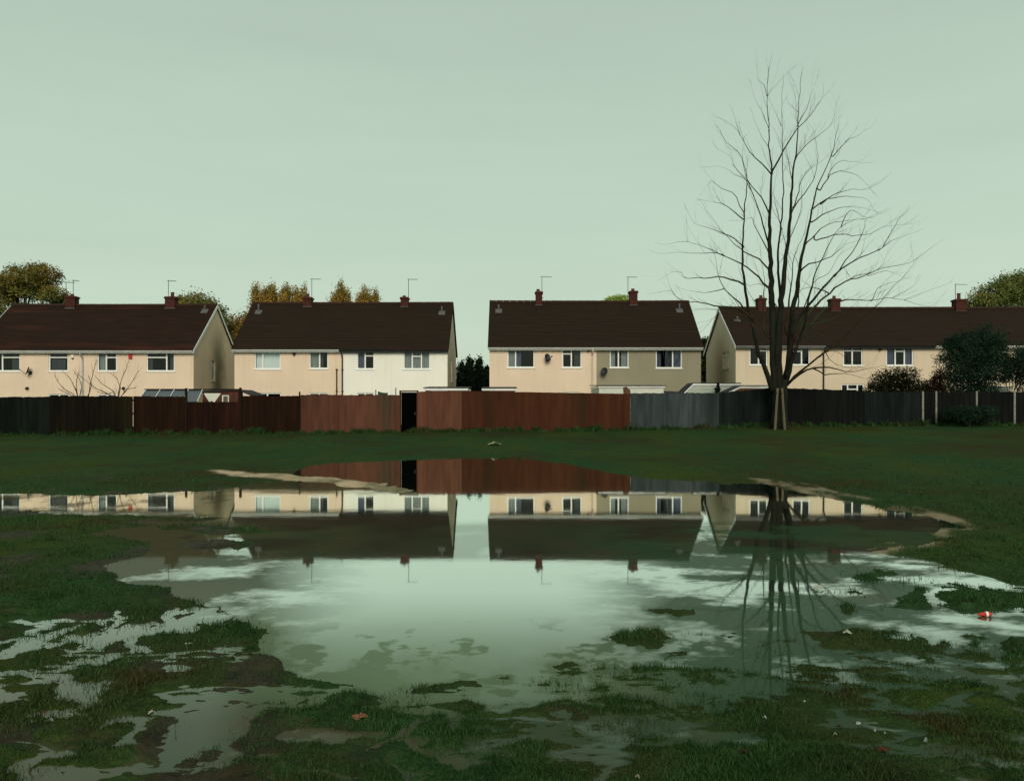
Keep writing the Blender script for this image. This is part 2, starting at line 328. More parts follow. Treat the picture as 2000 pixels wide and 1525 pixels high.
MUD_REFLECTION_STRIP = toW([(1478, 938), (1560, 947), (1640, 966), (1740, 984), (1830, 1006), (1884, 1027), (1845, 1044), (1828, 1062), (1775, 1074), (1700, 1086), (1700, 1076), (1768, 1066), (1806, 1054), (1822, 1040), (1860, 1026), (1800, 1012), (1700, 993), (1600, 976), (1540, 962)])
SHOAL = toW([(400, 934), (600, 940), (700, 951), (800, 964), (640, 964), (520, 962), (420, 958)])
def zfence(px):
    return np.interp(px, [-400, 0, 600, 900, 1230, 1400, 1520, 1800, 2400], [.30, .30, .42, .50, .56, .64, .72, .76, .78])
def Ys0(y): return np.exp(np.round(np.log(y) * 1.2) / 1.2)
def terrain(X, Y):
    """returns height, mud amount, silt amount for ground points"""
    Ys = np.maximum(Y, 1.6)
    py = HY + F * EYE / Ys; px = CX + F * X / Ys
    am = .017 * Ys; q = .045 * Ys + .05; fx, fy = X / q, Y / (q * 2.4)
    wx = X + am * fbm(X / (.05 * Ys0(Ys)), Y / (.12 * Ys0(Ys)), 6, 3, .62); wy = Y + am * 2.4 * fbm(X / (.05 * Ys0(Ys)), Y / (.12 * Ys0(Ys)), 6, 11, .62)
    s = sdf(wx, wy, MAIN)
    # trampled, patchy foreground: pools break up between tussocks
    edge = np.interp(px, [-200, 300, 450, 600, 800, 1000, 1150, 1300, 1500, 1700, 2000], [1150, 1180, 1235, 1320, 1345, 1295, 1240, 1205, 1225, 1240, 1262])
    zone = sstep(-30, 40, py - edge)
    big = fbm(X / .52 + 4, Y / .34, 6, 31, .58) + .30 * fbm(X / .15, Y / .085, 4, 35, .6)
    centre = np.exp(-((px - 880) / 520) ** 2)
    bias = np.interp(py, [1150, 1240, 1300, 1350, 1420, 1480, 1540, 1800], [.06, .06, .06, .13, .28, .42, .48, .5]) - centre * .08 + sstep(1450, 1650, px) * .16 + (1 - sstep(330, 480, px)) * .30 * sstep(1390, 1340, py) + (1 - sstep(60, 300, px)) * .14
    chan = .125 - np.abs(fbm(X / .85 - 3, Y / .38 + 2, 5, 133, .55)) * 1.5 + .10 * fbm(X / .9, Y / .9, 3, 139) - sstep(1440, 1530, py) * .05   # thin water threads
    s = s * (1 - zone) + np.minimum(big + bias, -chan) * .40 * zone
    mid = fbm(X / 1.25, Y / 1.7, 6, 44, .6); rt = sstep(1100, 1300, px); mid = mid * (1 - rt) + (fbm(X / .62, Y / .60, 6, 47, .62) - .02) * rt
    mz = np.maximum(1 - sstep(280, 560, px), .93 * sstep(1240, 1560, px) * (1 - .55 * np.exp(-((px - 1530) / 90) ** 2) * sstep(1250, 1200, py))) * sstep(1006, 1040, py)
    s = np.maximum(s, (mid - .07) * .35 - (1 - mz) * .8)
    nw = sstep(11, 6, Ys); wx2 = wx + nw * .075 * fbm(X / .22, Y / .16, 5, 301, .6); wy2 = wy + nw * .11 * fbm(X / .22, Y / .16, 5, 305, .6)
    for p in WATERS: s = np.minimum(s, sdf(wx2, wy2, p) + nw * .02)
    silt = np.exp(-np.maximum(sdf(wx, wy, BAR), 0) ** 2 / .02) * np.clip(.62 + .9 * fbm(X / .6, Y / 1.2, 4, 201), .1, 1)
    silt = np.maximum(silt, np.clip(.20 + .7 * fbm(X / .35, Y / .8, 4, 63), 0, .42) * np.exp(-np.maximum(sdf(wx, wy, MUD_REFLECTION_STRIP), 0) ** 2 / .01))  # tan mud along the right shore, also painting in the house wall's reflection
    for p in ISLES:
        # isles never reach beyond the pool they lie in
        s = np.maximum(s, -sdf(wx, wy, p))
    zf = zfence(px); sp = np.maximum(s, 0)
    land = zf * (sp / (sp + np.maximum(37 - Y, .0) + .01)) ** 1.15 * (Y < 37) + zf * (Y >= 37)
    land = np.where(Y < 8, land * np.clip((Y - 3) / 5, 0, 1), land)
    near = sstep(16, 5, Y)
    tus = (fbm(X / .16, Y / .16, 4, 71) * .026 + fbm(X / .42, Y / .36, 4, 77) * .042) * (0.35 + .65 * near)
    z = np.where(s > 0, np.minimum(.022, .16 * s) + land + np.maximum(tus, -.014) * sstep(0, .14, s), np.maximum(-.09, .22 * s) - .003)
    hum = fbm(X / 3.1, Y / 2.3, 3, 91) * .03 * sstep(.5, 4, sp) * sstep(0, 6, Y)
    z = z + np.where(s > 0, hum, 0)
    rim = np.exp(-(np.maximum(s, 0) / (.16 + .02 * Ys)) ** 2)
    mud = np.clip((.45 + .45 * (1 - sstep(420, 620, px))) * rim * (.38 + .9 * fbm(X / .4, Y / .4, 4, 51)) + sstep(.18, .5, fbm(X / 1.4 + 9, Y / 2.2, 4, 57)) * (.22 + .4 * (1 - sstep(420, 620, px))) * sstep(35, 10, Y), 0, 1)
    return z, mud, silt, s

def grid_mesh(name, xs2, ys2, Z, attrs, mat):
    nr, nc = xs2.shape
    co = np.stack([xs2, ys2, Z], -1).reshape(-1, 3).astype(np.float32)
    idx = np.arange(nr * nc).reshape(nr, nc)
    q = np.stack([idx[:-1, :-1], idx[:-1, 1:], idx[1:, 1:], idx[1:, :-1]], -1).reshape(-1, 4)
    me = bpy.data.meshes.new(name); me.vertices.add(len(co)); me.vertices.foreach_set('co', co.ravel())
    me.loops.add(q.size); me.loops.foreach_set('vertex_index', q.ravel().astype(np.int32))
    me.polygons.add(len(q)); me.polygons.foreach_set('loop_start', (np.arange(len(q)) * 4).astype(np.int32))
    me.update(calc_edges=True)
    for k, a in attrs.items():
        at = me.attributes.new(k, 'FLOAT', 'POINT'); at.data.foreach_set('value', a.reshape(-1).astype(np.float32))
    me.materials.append(mat); me.shade_smooth()
    o = bpy.data.objects.new(name, me); link(o); return o

# ground material: grass, mud, pale silt with painted wall reflection by stored amounts
def ground_mat():
    m, t, b = nodes_mat('wet_grass_and_mud'); n = lambda k: t.nodes.new(k); L = t.links.new
    g = n('ShaderNodeNewGeometry')
    def noi(sc, det=6, st=None):
        v = g.outputs['Position']
        if st:
            mp_ = n('ShaderNodeMapping'); mp_.inputs['Scale'].default_value = st; L(v, mp_.inputs[0]); v = mp_.outputs[0]
        k = n('ShaderNodeTexNoise'); k.inputs['Scale'].default_value = sc; k.inputs['Detail'].default_value = det; k.inputs['Roughness'].default_value = .65; L(v, k.inputs['Vector']); return k.outputs[0]
    def rng(x, a, b_, c=0, d=1):
        k = n('ShaderNodeMapRange'); L(x, k.inputs[0]); k.inputs[1].default_value = a; k.inputs[2].default_value = b_; k.inputs[3].default_value = c; k.inputs[4].default_value = d; return k.outputs[0]
    def mix(f, a, b_):
        k = n('ShaderNodeMix'); k.data_type = 'RGBA'; L(f, k.inputs[0])
        for i, c in ((6, a), (7, b_)):
            if isinstance(c, tuple): k.inputs[i].default_value = (*c, 1)
            else: L(c, k.inputs[i])
        return k.outputs[2]
    g1 = mix(rng(noi(7, 8), .35, .65), (.018, .048, .017), (.035, .085, .029))
    g2 = mix(rng(noi(.35, 4, (1, .45, 1)), .44, .62), g1, (.045, .072, .014))           # yellower turf
    g3 = mix(rng(noi(.22, 5, (1, .8, 1)), .46, .62, 0, .8), g2, (.042, .036, .014))     # worn brown turf
    g4 = mix(rng(noi(60, 3), .35, .7, 0, .6), g3, (.006, .013, .005))
    am = n('ShaderNodeAttribute'); am.attribute_name = 'mud'
    mudc = mix(rng(noi(3.5, 7), .35, .65), (.014, .013, .006), (.044, .036, .017))
    mf = n('ShaderNodeMath'); mf.operation = 'MULTIPLY_ADD'; L(noi(14, 6), mf.inputs[0]); mf.inputs[1].default_value = .9; mf.inputs[2].default_value = -.45
    ms = n('ShaderNodeMath'); ms.operation = 'ADD'; L(mf.outputs[0], ms.inputs[0]); L(am.outputs['Fac'], ms.inputs[1])
    fmud = rng(ms.outputs[0], .3, .7)
    c = mix(fmud, g4, mudc)
    asl = n('ShaderNodeAttribute'); asl.attribute_name = 'silt'
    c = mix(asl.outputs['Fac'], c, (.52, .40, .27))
    L(c, b.inputs['Base Color'])
    L(rng(fmud, 0, 1, .95, .62), b.inputs['Roughness']); L(rng(fmud, 0, 1, .03, .12), b.inputs['Specular IOR Level'])
    bp = n('ShaderNodeBump'); bp.inputs['Strength'].default_value = .9; bp.inputs['Distance'].default_value = .02
    L(noi(38, 6), bp.inputs['Height']); L(bp.outputs[0], b.inputs['Normal'])
    return m
def water_mat():
    m, t, b = nodes_mat('still_flood_water'); t.nodes.remove(b); o = t.nodes[0]; n = lambda k: t.nodes.new(k); L = t.links.new
    g = n('ShaderNodeNewGeometry')
    tr = n('ShaderNodeBsdfTransparent'); tr.inputs[0].default_value = (.62, .74, .60, 1)
    df = n('ShaderNodeBsdfDiffuse'); av = n('ShaderNodeAttribute'); av.attribute_name = 'silty'; dm = n('ShaderNodeMix'); dm.data_type = 'RGBA'; L(av.outputs['Fac'], dm.inputs[0])
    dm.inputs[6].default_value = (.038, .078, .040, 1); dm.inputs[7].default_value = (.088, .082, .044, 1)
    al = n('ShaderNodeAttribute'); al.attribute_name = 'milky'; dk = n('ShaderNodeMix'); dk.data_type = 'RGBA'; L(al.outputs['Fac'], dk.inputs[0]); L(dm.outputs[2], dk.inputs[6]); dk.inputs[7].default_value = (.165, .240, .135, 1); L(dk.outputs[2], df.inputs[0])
    gl = n('ShaderNodeBsdfGlossy'); gl.inputs[0].default_value = (.94, 1.0, .93, 1); gl.inputs['Roughness'].default_value = .03
    no = n('ShaderNodeTexNoise'); no.inputs['Scale'].default_value = 2.2; no.inputs['Detail'].default_value = 2; L(g.outputs['Position'], no.inputs['Vector'])
    bp = n('ShaderNodeBump'); bp.inputs['Strength'].default_value = .02; bp.inputs['Distance'].default_value = .02
    L(no.outputs[0], bp.inputs['Height']); L(bp.outputs[0], gl.inputs['Normal'])
    mk = n('ShaderNodeMixShader'); mk.inputs[0].default_value = .72; L(tr.outputs[0], mk.inputs[1]); L(df.outputs[0], mk.inputs[2])
    lw = n('ShaderNodeLayerWeight'); lw.inputs[0].default_value = .5                    # facing = 1 - cos(view angle)
    rp = n('ShaderNodeValToRGB'); e = rp.color_ramp.elements
    e[0].position = 0; e[0].color = (.03,) * 3 + (1,); e[1].position = 1; e[1].color = (1,) * 3 + (1,)
    for p, v in ((.45, .06), (.60, .14), (.66, .23), (.70, .34), (.74, .56), (.778, .88), (.82, .96)):
        q = e.new(p); q.color = (v, v, v, 1)
    L(lw.outputs['Facing'], rp.inputs[0])
    af = n('ShaderNodeAttribute'); af.attribute_name = 'film'                             # weed and silt skin on the surface
    iv = n('ShaderNodeMath'); iv.operation = 'SUBTRACT'; iv.inputs[0].default_value = 1; L(af.outputs['Fac'], iv.inputs[1])
    mu = n('ShaderNodeMath'); mu.operation = 'MULTIPLY'; L(rp.outputs[0], mu.inputs[0]); L(iv.outputs[0], mu.inputs[1])
    ms = n('ShaderNodeMixShader'); L(mu.outputs[0], ms.inputs[0]); L(mk.outputs[0], ms.inputs[1]); L(gl.outputs[0], ms.inputs[2])
    L(ms.outputs[0], o.inputs[0]); return m
M['ground'] = ground_mat(); M['water'] = water_mat()

def build_ground():
    inv = np.linspace(1 / 38.5, 1 / 3.3, 620)
    rows = list(1 / inv)[::-1]
    rows = [-300, -60, -15, -4, 0, 1.2, 2.2, 2.8] + rows + [39.5, 41, 44, 48, 55, 65, 80, 120, 250, 700, 2500]
    pxs = np.concatenate([np.linspace(-1400, -80, 50), np.linspace(-60, 2060, 900), np.linspace(2080, 3400, 50)])
    u = (pxs - CX) / F
    YY = np.array(rows)[:, None]; g = np.clip(YY, 2.5, 80)
    XX = u[None, :] * g
    outer = [150, 400, 2500]
    XX = np.concatenate([-np.ones((len(rows), 1)) * k for k in outer[::-1]] + [XX] + [np.ones((len(rows), 1)) * k for k in outer], 1)
    Y2 = np.broadcast_to(YY, XX.shape).copy()
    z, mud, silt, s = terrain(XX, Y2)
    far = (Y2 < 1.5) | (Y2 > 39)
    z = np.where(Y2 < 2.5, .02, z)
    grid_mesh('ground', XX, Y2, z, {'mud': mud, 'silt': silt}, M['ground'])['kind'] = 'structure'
    # water sheet, only where the flood can lie
    inv = np.linspace(1 / 34, 1 / 3.0, 480); rows = np.array(list(1 / inv)[::-1]); rows = np.concatenate([[1.6, 2.2], rows])
    px2 = np.linspace(-150, 2150, 900)
    X = ((px2 - CX) / F)[None, :] * rows[:, None]; Yw = np.broadcast_to(rows[:, None], X.shape).copy()
    px = CX + F * X / Yw; py = HY + F * EYE / Yw
    f1 = fbm(X / .8, Yw / 1.3, 6, 5, .6); f2 = fbm(X / 2.4, Yw / 3.0, 5, 8); f3 = fbm(X / .3, Yw / .3, 5, 15, .6)
    sg = terrain(X, Yw)[3]
    left = 1 - sstep(400, 780, px); right = sstep(1070, 1370, px)
    side = np.maximum(right, left) * sstep(1012, 1036, py)
    st = fbm(X / 1.1, Yw / .62, 6, 25, .66)                                     # streaky weed in the shallows
    front = sstep(1215, 1350, py)
    film = side * np.clip(.62 + .40 * left * sstep(1040, 1080, py) + 2.6 * st + .3 * f2, .10, .96) + front * np.clip(.30 + 1.3 * f3 + .5 * f1, 0, .9)
    film = np.maximum(film, sstep(.05, .3, f3 + .35 * f1 + .25 * sstep(1200, 1360, py) - .12) * .85 * sstep(1190, 1260, py))
    film += np.clip(.08 + .6 * f2 + .4 * f1, 0, .4) * sstep(1012, 1030, py) * (1 - sstep(1085, 1100, py))
    film += .55 * (1 - sstep(380, 640, px)) * sstep(1060, 1080, py) * (1 - sstep(1150, 1175, py)) * np.clip(.8 + f1, 0, 1)
    film = np.maximum(film, sstep(1165, 1330, py) * (.62 + .5 * f1) * np.exp(-((px - 840) / 520) ** 2))       # stirred-up silt towards the near shore
    film += .45 * np.exp(np.minimum(sg, 0) / .07) * sstep(1150, 1230, py)
    film += .75 * np.exp(-np.maximum(sdf(X + .3 * f1, Yw + .8 * f2, SHOAL), 0) ** 2 / .05) * np.clip(.7 + f1, 0, 1) + (1 - sstep(380, 520, px)) * sstep(.0, .25, f1 + .1) * .7 * sstep(955, 975, py)
    film = np.clip(film, 0, .9)
    film = film * (1 - .45 * (1 - sstep(380, 520, px)) * sstep(1175, 1195, py))
    silty = np.clip(left * .8 * (1 - .6 * sstep(1175, 1195, py)) + .25 + 1.1 * f1 + sstep(1330, 1420, py) * .35 - right * .25, 0, 1)
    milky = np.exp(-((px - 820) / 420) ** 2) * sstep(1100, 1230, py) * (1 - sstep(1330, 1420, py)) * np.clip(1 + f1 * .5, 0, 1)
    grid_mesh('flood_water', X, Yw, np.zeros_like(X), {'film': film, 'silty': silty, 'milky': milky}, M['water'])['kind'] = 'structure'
build_ground()

def gz(x, y):
    z = terrain(np.array([[float(x)]]), np.array([[float(y)]]))[0]; return float(z[0, 0])

# ------------------------------------------------------------------ grass blades (nobody could count them)
def build_grass():
    rng = np.random.default_rng(5)
    n = 380000
    inv = rng.uniform(1 / 36.6, 1 / 3.7, n); Y = 1 / inv
    # keep more in the foreground but thin evenly in picture terms
    X = rng.uniform(-.66, .66, n) * Y
    ne = 16000; X = np.concatenate([X, rng.uniform(-.66, .66, ne) * 36.8]); Y = np.concatenate([Y, 36.93 - np.abs(rng.normal(0, .16, ne))]); n += ne
    z, mud, silt, s = terrain(X, Y)
    dens = fbm(X / .35, Y / .35, 4, 123)
    keep = ((rng.uniform(0, 1, n) > sstep(12, 24, Y)) | (Y > 36.2)) & ((s > .02) | ((s > -.09) & (rng.uniform(0, 1, n) < .22) & (Y < 9))) & (silt < .2) & (rng.uniform(0, 1, n) > mud * .85) & (dens > -.35)
    X, Y, z, mud, dens = X[keep], Y[keep], z[keep], mud[keep], dens[keep]
    n = len(X); k = 1
    h = rng.uniform(.008, .030, n) * (1 + 2.4 * np.clip(dens, -.2, .6)) * np.interp(Y, [3, 10, 24, 36, 36.5], [.8, 1.1, 1.6, 2, 5.5])
    wd = .0016 * np.interp(Y, [3, 8, 24, 37], [1, 1.9, 5, 8]) * rng.uniform(.7, 1.4, n)
    a = rng.uniform(0, 2 * np.pi, n); b = rng.uniform(0, 2 * np.pi, n); ln = rng.uniform(.2, 1.1, n) * h
    p0 = np.stack([X - wd * np.cos(a), Y - wd * np.sin(a), z - .004], -1); p1 = np.stack([X + wd * np.cos(a), Y + wd * np.sin(a), z - .004], -1)
    mx_ = X + .45 * ln * np.cos(b); my = Y + .45 * ln * np.sin(b)
    p2 = np.stack([mx_ + wd * .7 * np.cos(a), my + wd * .7 * np.sin(a), z + .62 * h], -1); p3 = np.stack([mx_ - wd * .7 * np.cos(a), my - wd * .7 * np.sin(a), z + .62 * h], -1)
    p4 = np.stack([X + ln * np.cos(b), Y + ln * np.sin(b), z + h], -1)
    co = np.stack([p0, p1, p2, p3, p4], 1).reshape(-1, 3).astype(np.float32)
    base = (np.arange(n) * 5)[:, None]
    loops = np.concatenate([base + np.array([[0, 1, 2, 3]]), base + np.array([[3, 2, 4]])], 1).ravel().astype(np.int32)
    st = np.stack([np.arange(n) * 7, np.arange(n) * 7 + 4], -1).ravel().astype(np.int32)
    me = bpy.data.meshes.new('grass'); me.vertices.add(len(co)); me.vertices.foreach_set('co', co.ravel())
    me.loops.add(len(loops)); me.loops.foreach_set('vertex_index', loops)
    me.polygons.add(len(st)); me.polygons.foreach_set('loop_start', st); me.update(calc_edges=True)
    tone = np.repeat(rng.uniform(0, 1, n), 5).astype(np.float32)
    at = me.attributes.new('tone', 'FLOAT', 'POINT'); at.data.foreach_set('value', tone)
    m = noise_mat('grass_blade', (.014, .040, .012), (.031, .078, .021), .8, 2.2, (1, 1, 1), c3=(.045, .040, .016), attr='tone', attr_amt=.55, spec=.06)
    me.materials.append(m)
    o = bpy.data.objects.new('grass', me); link(o); tag(o, 'short wet green grass growing between the pools of flood water', 'grass', kind='stuff')
build_grass()

# ------------------------------------------------------------------ houses
HD = 50.0; HDEP = 7.6
def open_wall_y(mb, x0, x1, z0, z1, y, th, ops):
    """wall facing -y with real openings (x0,x1,z0,z1) and reveals"""
    xs = sorted({x0, x1, *[v for o in ops for v in (o[0], o[1])]}); zs = sorted({z0, z1, *[v for o in ops for v in (o[2], o[3])]})
    for i in range(len(xs) - 1):
        for j in range(len(zs) - 1):
            cx, cz = (xs[i] + xs[i + 1]) / 2, (zs[j] + zs[j + 1]) / 2
            if any(o[0] < cx < o[1] and o[2] < cz < o[3] for o in ops): continue
            mb.add([(xs[i], y, zs[j]), (xs[i + 1], y, zs[j]), (xs[i + 1], y, zs[j + 1]), (xs[i], y, zs[j + 1])], [(0, 1, 2, 3)])
            mb.add([(xs[i], y + th, zs[j]), (xs[i + 1], y + th, zs[j]), (xs[i + 1], y + th, zs[j + 1]), (xs[i], y + th, zs[j + 1])], [(3, 2, 1, 0)])
    for a, b, c, d in ops:
        mb.add([(a, y, c), (b, y, c), (b, y + th, c), (a, y + th, c)], [(0, 1, 2, 3)])
        mb.add([(a, y, d), (b, y, d), (b, y + th, d), (a, y + th, d)], [(3, 2, 1, 0)])
        mb.add([(a, y, c), (a, y + th, c), (a, y + th, d), (a, y, d)], [(0, 1, 2, 3)])
        mb.add([(b, y, c), (b, y + th, c), (b, y + th, d), (b, y, d)], [(3, 2, 1, 0)])
def swap(mb, fn):
    mb.v = [fn(v) for v in mb.v]

def bar(mb, x0, x1, z0, z1, y0, y1): mb.box(x0, x1, y0, y1, z0, z1)
def make_window(root, a, b, c, d, mull=(), trans=(), curtains=(), yw=HD, side=None, label=None, open_=None, framemat='plastic_white'):
    """frame mesh in an opening a..b, c..d; mull = x positions; trans = (xa, xb, z)"""
    fy0, fy1 = yw + .045, yw + .115; t = .065
    fr = MB()
    bar(fr, a, b, c, c + t, fy0, fy1); bar(fr, a, b, d - t, d, fy0, fy1)
    bar(fr, a, a + t, c + t, d - t, fy0, fy1); bar(fr, b - t, b, c + t, d - t, fy0, fy1)
    for m in mull: bar(fr, m - .04, m + .04, c + t, d - t, fy0 - .003, fy1 - .003)
    for (p, q, z) in trans: bar(fr, p, q, z - .035, z + .035, fy0 + .003, fy1 - .006)
    # sash around each light
    cells = [a + t] + sorted(mull) + [b - t]
    pn = MB(); pn.add([(a + .02, yw + .085, c + .02), (b - .02, yw + .085, c + .02), (b - .02, yw + .085, d - .02), (a + .02, yw + .085, d - .02)], [(0, 1, 2, 3)])
    sl = MB(); sl.box(a - .05, b + .05, yw - .05, yw + .045, c - .05, c - .002)
    cu = []
    for (p, q, mname, z0f) in curtains:
        mb = MB(); nn = max(4, int((q - p) / .05)); zt = d; zb = c + (d - c) * z0f
        vs = []; fs = []
        for i in range(nn + 1):
            x = p + (q - p) * i / nn; y = yw + .20 + .02 * math.sin(i * 1.9) + .01 * math.sin(i * 4.1 + a)
            vs += [(x, y, zb), (x, y, zt)]
            if i: fs.append((2 * i - 2, 2 * i, 2 * i + 1, 2 * i - 1))
        mb.add(vs, fs); cu.append((mb, mname))
    allm = [fr, pn, sl] + [m for m, _ in cu]
    if side:
        for m in allm: swap(m, side)
    w_ = fr.build('window', M[framemat], root, bevel=0)
    if label: w_['label'] = label
    pn.build('pane', M['glass'], w_); sl.build('sill', M[framemat], w_)
    for m, nm in cu: m.build('curtain', M[nm], w_)
    return w_

def stepped_roof(x0, x1, y_e, z_e, y_r, z_r, ncourse, ov=0.0, sag=0.0, rnd=None):
    """one slope of real overlapping courses from the eave (y_e,z_e) to the ridge (y_r,z_r)"""
    mb = MB(); nx = 34
    L = math.hypot(y_r - y_e, z_r - z_e); dy, dz = (y_r - y_e) / L, (z_r - z_e) / L
    ny, nz_ = -dz * (1 if dy > 0 else -1), abs(dy)      # outward normal in y,z
    th = .016
    for k in range(ncourse):
        a0 = L * k / ncourse; a1 = L * (k + 1) / ncourse
        for i in range(nx):
            xa = x0 + (x1 - x0) * i / nx; xb = x0 + (x1 - x0) * (i + 1) / nx
            def s_(x, a): return -sag * (1 - ((x - x0) / (x1 - x0) * 2 - 1) ** 2) * (a / L) + .006 * math.sin(x * 2.1 + a * 3)
            def pt(x, a, h): return (x, y_e + dy * a + ny * h, z_e + dz * a + nz_ * h + s_(x, a))
            tn = .5 + (rnd.uniform(-.5, .5) if rnd else 0)
            mb.add([pt(xa, a0, th), pt(xb, a0, th), pt(xb, a1, .006), pt(xa, a1, .006), pt(xa, a0, 0), pt(xb, a0, 0)],
                   [(0, 1, 2, 3), (4, 5, 1, 0)] if dy > 0 else [(3, 2, 1, 0), (0, 1, 5, 4)], tn)
    # underside
    mb.add([(x0, y_e, z_e - .05), (x1, y_e, z_e - .05), (x1, y_r, z_r - .05 - sag), (x0, y_r, z_r - .05 - sag)], [(3, 2, 1, 0)])
    for x in (x0, x1):
        mb.add([(x, y_e, z_e - .05), (x, y_e, z_e + .04), (x, y_r, z_r + .03), (x, y_r, z_r - .05)], [(0, 1, 2, 3), (3, 2, 1, 0)])
    return mb

def aerial(parent, x, y, z0, z1, boom, lean=0.0):
    mb = MB(); t = (x + lean, y, z1)
    mb.tube([(x, y, z0), t], .02, 5)
    bx = x + lean + boom
    mb.tube([(x + lean - .08 * (1 if boom > 0 else -1), y - .02, z1 - .02), (bx, y - .25, z1 - .07)], .013, 4)
    for i in range(7):
        f = i / 6; c = Vector((x + lean + boom * f, y - .02 - .23 * f, z1 - .02 - .05 * f)); hw = .15 - .05 * f
        mb.tube([c + Vector((-.02, -hw, .02)), c + Vector((.02, hw, -.02))], .007, 3)
    mb.tube([(x, y, z0 + .05), (x + .12, y, z0 + .05)], .015, 4)
    return mb.build('aerial', M['metal'], parent)

def house(spec):
    S = spec; x0, x1 = XP(S['e0'], HD), XP(S['e1'], HD)
    ez = S['ez']; rz = S['rz']; bz = .35; yr = HD + HDEP / 2; yb = HD + HDEP
    root = empty('semi_detached_house' if not S.get('terrace') else 'terraced_house', ((x0 + x1) / 2, HD + HDEP / 2, bz), S['label'], 'house', 'rendered houses in a row behind the fence')
    # front walls, one per household
    for u in S['units']:
        a, b = XP(u['x'][0], HD), XP(u['x'][1], HD)
        ops = []
        for wn in S['wins']:
            if u['x'][0] <= wn['r'][0] + 18 and wn['r'][1] - 18 <= u['x'][1]:
                p, q = XP(wn['r'][0], HD), XP(wn['r'][1], HD); c, d = ZP(wn['r'][3], HD), ZP(wn['r'][2], HD)
                if p > a and q < b: ops.append((p, q, c, d))
        mb = MB(); open_wall_y(mb, a, b, bz, ez, HD, .25, ops)
        wl = mb.build('wall', M[u['m']], root); wl['label'] = u['label']
    # rear wall and floor slab between storeys, inner room shell
    mb = MB(); mb.box(x0 + .25, x1 - .25, yb - .25, yb, bz, ez)
    mb.build('rear_wall', M['cream_grey'], root)
    mb = MB(); mb.box(x0 + .26, x1 - .26, HD + 2.6, HD + 2.7, bz, ez - .05); mb.box(x0 + .26, x1 - .26, HD + .26, HD + 2.6, 2.75, 2.9); mb.box(x0 + .26, x1 - .26, HD + .26, yb - .26, ez - .1, ez - .02)
    k = len(S['units'])
    for u in S['units'][1:]:
        xm = XP(u['x'][0], HD); mb.box(xm - .1, xm + .1, HD + .26, HD + 2.59, bz, 2.74); mb.box(xm - .1, xm + .1, HD + .26, HD + 2.59, 2.91, ez - .11)
    mb.build('room_shell', M['room'], root)
    # gables
    for side, xg in ((-1, x0), (1, x1)):
        mb = MB(); gops = [g for g in S.get('gwins', []) if g['side'] == side]
        open_wall_y(mb, HD, yb, bz, ez, 0, .25, [g['o'] for g in gops])
        f = (lambda v: (x0 + v[1], v[0], v[2])) if side < 0 else (lambda v: (x1 - v[1], v[0], v[2]))
        swap(mb, f)
        xi = xg + .25 * (-side)
        mb.add([(xg, HD, ez), (xg, yb, ez), (xg, yr, rz - .08), (xi, HD, ez), (xi, yb, ez), (xi, yr, rz - .08)],
               [(0, 1, 2), (5, 4, 3), (0, 2, 5, 3), (1, 4, 5, 2)])
        wl = mb.build('gable_wall', M[S['gable'][side]], root)
        for g in gops:
            o = g['o']
            make_window(root, *o, mull=g.get('mull', ()), trans=[(o[0], o[1], g['t'])] if 't' in g else (), yw=0, side=f, framemat='cream_pipe')
    # roof
    ov = .32; sl = (rz - ez) / (yr - HD); rn = random.Random(S['e0'])
    ex0, ex1 = x0 - .10, x1 + .10
    mb = stepped_roof(ex0, ex1, HD - ov, ez - sl * ov * .35 + .06, yr, rz, 17, sag=S.get('sag', .03), rnd=rn)
    m2 = stepped_roof(ex0, ex1, yb + ov, ez - sl * ov * .35 + .06, yr, rz, 8, sag=S.get('sag', .03), rnd=rn)
    mb.add(m2.v, m2.f)
    roof = mb.build('roof', M[S['roof']], root)
    rg = MB(); nr = int((ex1 - ex0) / .45)
    for i in range(nr):
        a = ex0 + (ex1 - ex0) * i / nr; b = ex0 + (ex1 - ex0) * (i + 1) / nr
        def sg(x): return -S.get('sag', .03) * (1 - ((x - x0) / (x1 - x0) * 2 - 1) ** 2)
        rg.tube([(a, yr, rz + .01 + sg(a)), (b - .012, yr, rz + .012 + sg(b) + rn.uniform(-.006, .006))], [.115, .105], 8)
    rg.build('ridge_tiles', M['ridge'], roof)
    # barge boards
    for side, xg in ((-1, ex0), (1, ex1)):
        if not S.get('barge', {}).get(side): continue
        xa, xb = (xg - .03, xg - .002) if side < 0 else (xg + .002, xg + .03)
        ye, ze = HD - ov, ez - sl * ov * .35 + .05
        bb = MB(); hgt = .17
        for (ya, za, yc, zc) in ((ye, ze, yr, rz), (yb + ov, ze, yr, rz)):
            bb.hexa([(xa, ya, za - hgt), (xb, ya, za - hgt), (xb, yc, zc - hgt), (xa, yc, zc - hgt), (xa, ya, za + .03), (xb, ya, za + .03), (xb, yc, zc + .03), (xa, yc, zc + .03)])
        bb.build('bargeboard', M['fascia'], root)
    # soffit, fascia, gutter
    zg = ez - sl * ov * .35 + .06
    for (a, b, mn) in S['gutters']:
        a, b = XP(a, HD), XP(b, HD)
        mb = MB(); mb.box(a, b, HD - ov + .03, HD - ov + .055, zg - .16, zg - .02); mb.box(a, b, HD - ov + .056, HD - .002, zg - .165, zg - .145)
        fs = mb.build('fascia', M[mn if mn != 'black_plastic' else 'soffit'], root)
        gt = MB(); segs = 8
        vs = []; fc = []
        for x in (a, b):
            for i in range(segs + 1):
                an = math.pi * i / segs; vs.append((x, HD - ov - .045 - .06 * math.cos(an), zg - .03 - .065 * math.sin(an)))
        for i in range(segs): fc.append((i, i + 1, i + segs + 2, i + segs + 1))
        gt.add(vs, fc)
